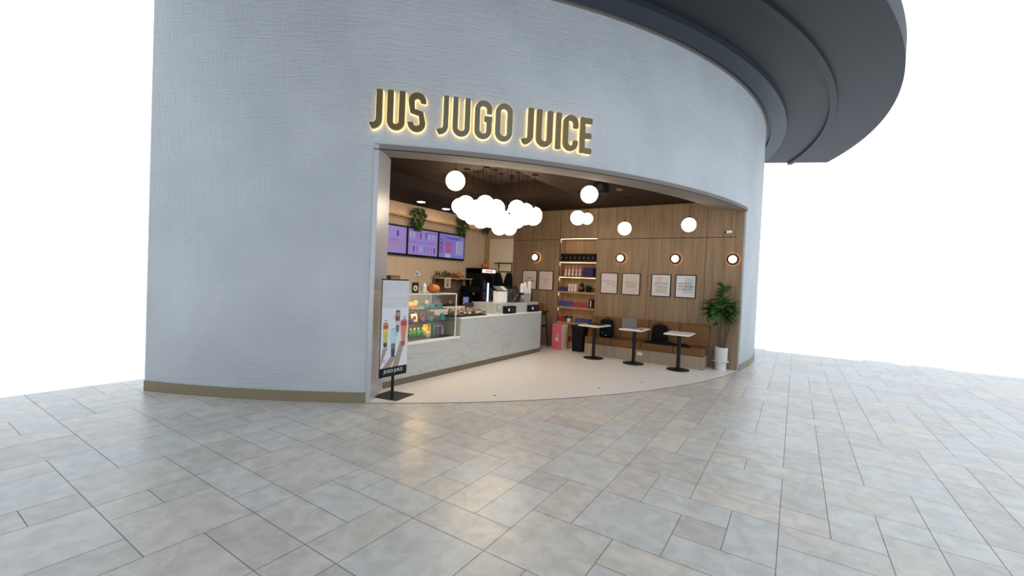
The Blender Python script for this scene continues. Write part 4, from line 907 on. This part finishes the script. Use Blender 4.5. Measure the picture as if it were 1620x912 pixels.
def table(x, y, rz, lb):
    t = thing('cafe_table', lb, 'table', (x, y, 0), rz, 'pedestal tables by the bench')
    MB().box(-.24, -.31, .722, .24, .31, .75, 'tabletop').build('table_top', t, bevel=.006, seg=3)
    MB().lathe((0, 0, 0), [(.215, .004), (.22, .012), (.215, .022), (.07, .04), (.045, .055)], 'blackmetal', 36).build('base', t)
    MB().cyl((0, 0, .04), (0, 0, .70), .036, 'blackmetal', n=20).build('column', t); MB().box(-.14, -.03, .70, .14, .03, .722, 'blackmetal').box(-.03, -.2, .70, .03, .2, .722, 'blackmetal').build('bracket', t)
table(-3.72, 9.20, R(-8), 'white-topped pedestal table beside the waste bin, with a dark laptop'); table(-2.83, 9.235, 0, 'white-topped pedestal table with the open grey laptop'); table(-1.92, 9.235, 0, 'white-topped pedestal table nearest the potted tree, empty top')
t = thing('laptop', 'open grey laptop seen from behind on the middle table', 'laptop', (-2.93, 9.27, .75))
MB().box(-.155, -.10, 0, .155, .12, .014, 'grey').build('keyboard_base', t, bevel=.003); MB().box(-.155, -.11, .012, .155, -.102, .215, 'grey', tilt=('X', R(8)), piv=(0, -.105, .012)).build('screen_lid', t, bevel=.002)
t = thing('laptop', 'closed dark laptop lying flat on the table beside the bin', 'laptop', (-3.69, 9.24, .75), R(-12)); MB().box(-.17, -.12, 0, .17, .12, .012, 'darkgrey').build('base', t, bevel=.003); MB().box(-.17, -.12, .012, .17, .12, .020, 'black').build('screen_lid', t, bevel=.003)
t = thing('phone', 'small pale phone at the edge of the middle table', 'phone', (-2.66, 9.12, .75), R(20)); MB().box(-.035, -.07, 0, .035, .07, .008, 'darkgrey').build('body', t, bevel=.003)
def pack(x, y, z, w_, h, d, lb, m_='blackcloth', patch=None):
    t = thing('backpack', lb, 'backpack', (x, y, z))
    MB().rbox(-w_/2, -d/2, 0, w_/2, d/2, h, m_, .38, 24, 14, .12).build('bag', t); MB().rbox(-w_*.38, -d*.72, .03, w_*.38, -d*.3, h*.5, m_, .4, 20, 10).build('front_pocket', t)
    MB().tube([(-.05, 0, h-.01), (-.03, -.01, h+.035), (.03, -.01, h+.035), (.05, 0, h-.01)], .009, 'black').build('handle', t)
    if patch: MB().box(-.05, -d*.73, .10, -.02, -d*.72, .13, 'grey').box(.02, -d*.73, .05, .06, -d*.72, .08, 'grey').build('patch', t)
pack(-3.66, 9.79, .43, .32, .42, .22, 'black backpack with grey patches on the bench behind the first table', patch=1)
pack(-2.45, 9.81, .43, .34, .40, .22, 'dark navy backpack upright on the bench behind the empty-topped table', 'blackcloth')
t = thing('jacket', 'black jacket lying flat along the brown bench seat before the navy backpack', 'jacket', (-2.2, 9.70, .43))
b = MB(); nx, ny = 22, 8; vs = []; rn = random.Random(2)
for i in range(nx+1):
    for j in range(ny+1):
        u, v = i/nx, j/ny; e = min(1, 6*min(u, 1-u, v, 1-v)+.0)
        vs.append((-.52+u*.94+.02*math.sin(9*v), -.14+v*.115+.02*math.sin(11*u), .004+e*(.05+.02*math.sin(13*u+3*v)+.015*math.sin(17*v))))
k0 = len(vs)
b.add(vs, [(i*(ny+1)+j, (i+1)*(ny+1)+j, (i+1)*(ny+1)+j+1, i*(ny+1)+j+1) for i in range(nx) for j in range(ny)], 'blackcloth'); b.build('cloth', t)

# ------------------------------------------------------------------ potted tree
t = thing('potted_fig', 'leafy fig tree in a white two-tier pot at the bench end', 'potted plant', (-1.235, 9.93, 0))
MB().lathe((0, 0, 0), [(.104, .004), (.106, .17), (.150, .176), (.150, .196), (.122, .20), (.126, .47), (.110, .47), (.105, .43)], 'pot', 32).build('pot', t)
MB().cyl((0, 0, .40), (0, 0, .435), .10, 'soil').build('soil', t)
b = MB(); stems = [[(.0, 0, .42), (-.03, 0, .75), (-.02, -.01, 1.10), (.0, 0, 1.45), (-.03, 0, 1.70)], [(.04, 0, .42), (.07, -.02, .80), (.05, 0, 1.2), (.06, 0, 1.42)], [(-.03, .0, .42), (-.07, -.02, .85), (-.16, -.02, 1.12), (-.22, -.02, 1.2)], [(.05, -.02, .42), (.13, -.02, .9), (.14, 0, 1.25)]]
for s_ in stems:
    for k in range(len(s_)-1): b.cyl(s_[k], s_[k+1], .020-.003*k, 'bark', .017-.003*k, 8)
b.build('stem', t)
b = MB(); rn = random.Random(12)
def lf(p, d, L_, W_): b.leaf(p, d, (0, 0, 1) if abs(Vector(d).normalized().z) < .9 else (0, -1, 0), L_, W_, 'leaf' if rn.random() < .6 else 'leaf2', rn.uniform(.05, .35))
for k in range(22):   # upright crown tuft
    a = rn.uniform(0, 6.28); z = rn.uniform(1.42, 1.68); lf((-.02, 0, z), (math.cos(a), math.sin(a)*.7, rn.uniform(.35, 1.1)), rn.uniform(.16, .25), rn.uniform(.07, .10))
for k in range(84):
    a = rn.uniform(0, 6.28); z = rn.uniform(1.08, 1.42); rr = rn.uniform(.02, .20); c0 = (-.05+rr*math.cos(a), rr*math.sin(a)*.5, z)
    lf(c0, (math.cos(a), math.sin(a)*.5-.2, rn.uniform(-.5, .7)), rn.uniform(.16, .24), rn.uniform(.13, .19))
for p, d in (((-.22, -.02, 1.2), (-1, -.3, .35)), ((-.24, -.02, 1.17), (-1, -.4, -.25)), ((-.20, -.03, 1.13), (-.8, -.6, .1)), ((-.25, -.02, 1.21), (-.6, -.6, .5)), ((-.15, -.02, 1.10), (-.6, -.7, -.3)), ((.13, 0, 1.2), (1, -.4, .2)), ((.13, 0, 1.1), (.8, -.6, -.2)), ((-.04, -.02, 1.45), (-1, -.2, .25))): lf(p, d, .20, .14)
for p, d in (((-.07, -.02, .98), (-.8, -.4, -.7)), ((-.07, -.02, .92), (-.7, -.3, .3)), ((.07, -.02, .95), (.8, -.4, .4)), ((.1, 0, .80), (.6, -.6, .2))): lf(p, d, .15, .09)
b.v = [(x, min(y, .135), z) for x, y, z in b.v]
b.build('foliage', t)
for x, y, q in ((-3.56, 5.17, 'nearest the banner stand'), (-2.57, 6.66, 'in front of the first table'), (-2.15, 7.57, 'in front of the middle table'), (-1.50, 8.85, 'nearest the potted tree')):
    t = thing('floor_plug', 'small dark plug in the white penny tiles, '+q, 'floor plug', (x, y, .004), 0, 'dark floor plugs'); MB().cyl((0, 0, 0), (0, 0, .003), .022, 'grey').build('plug', t)
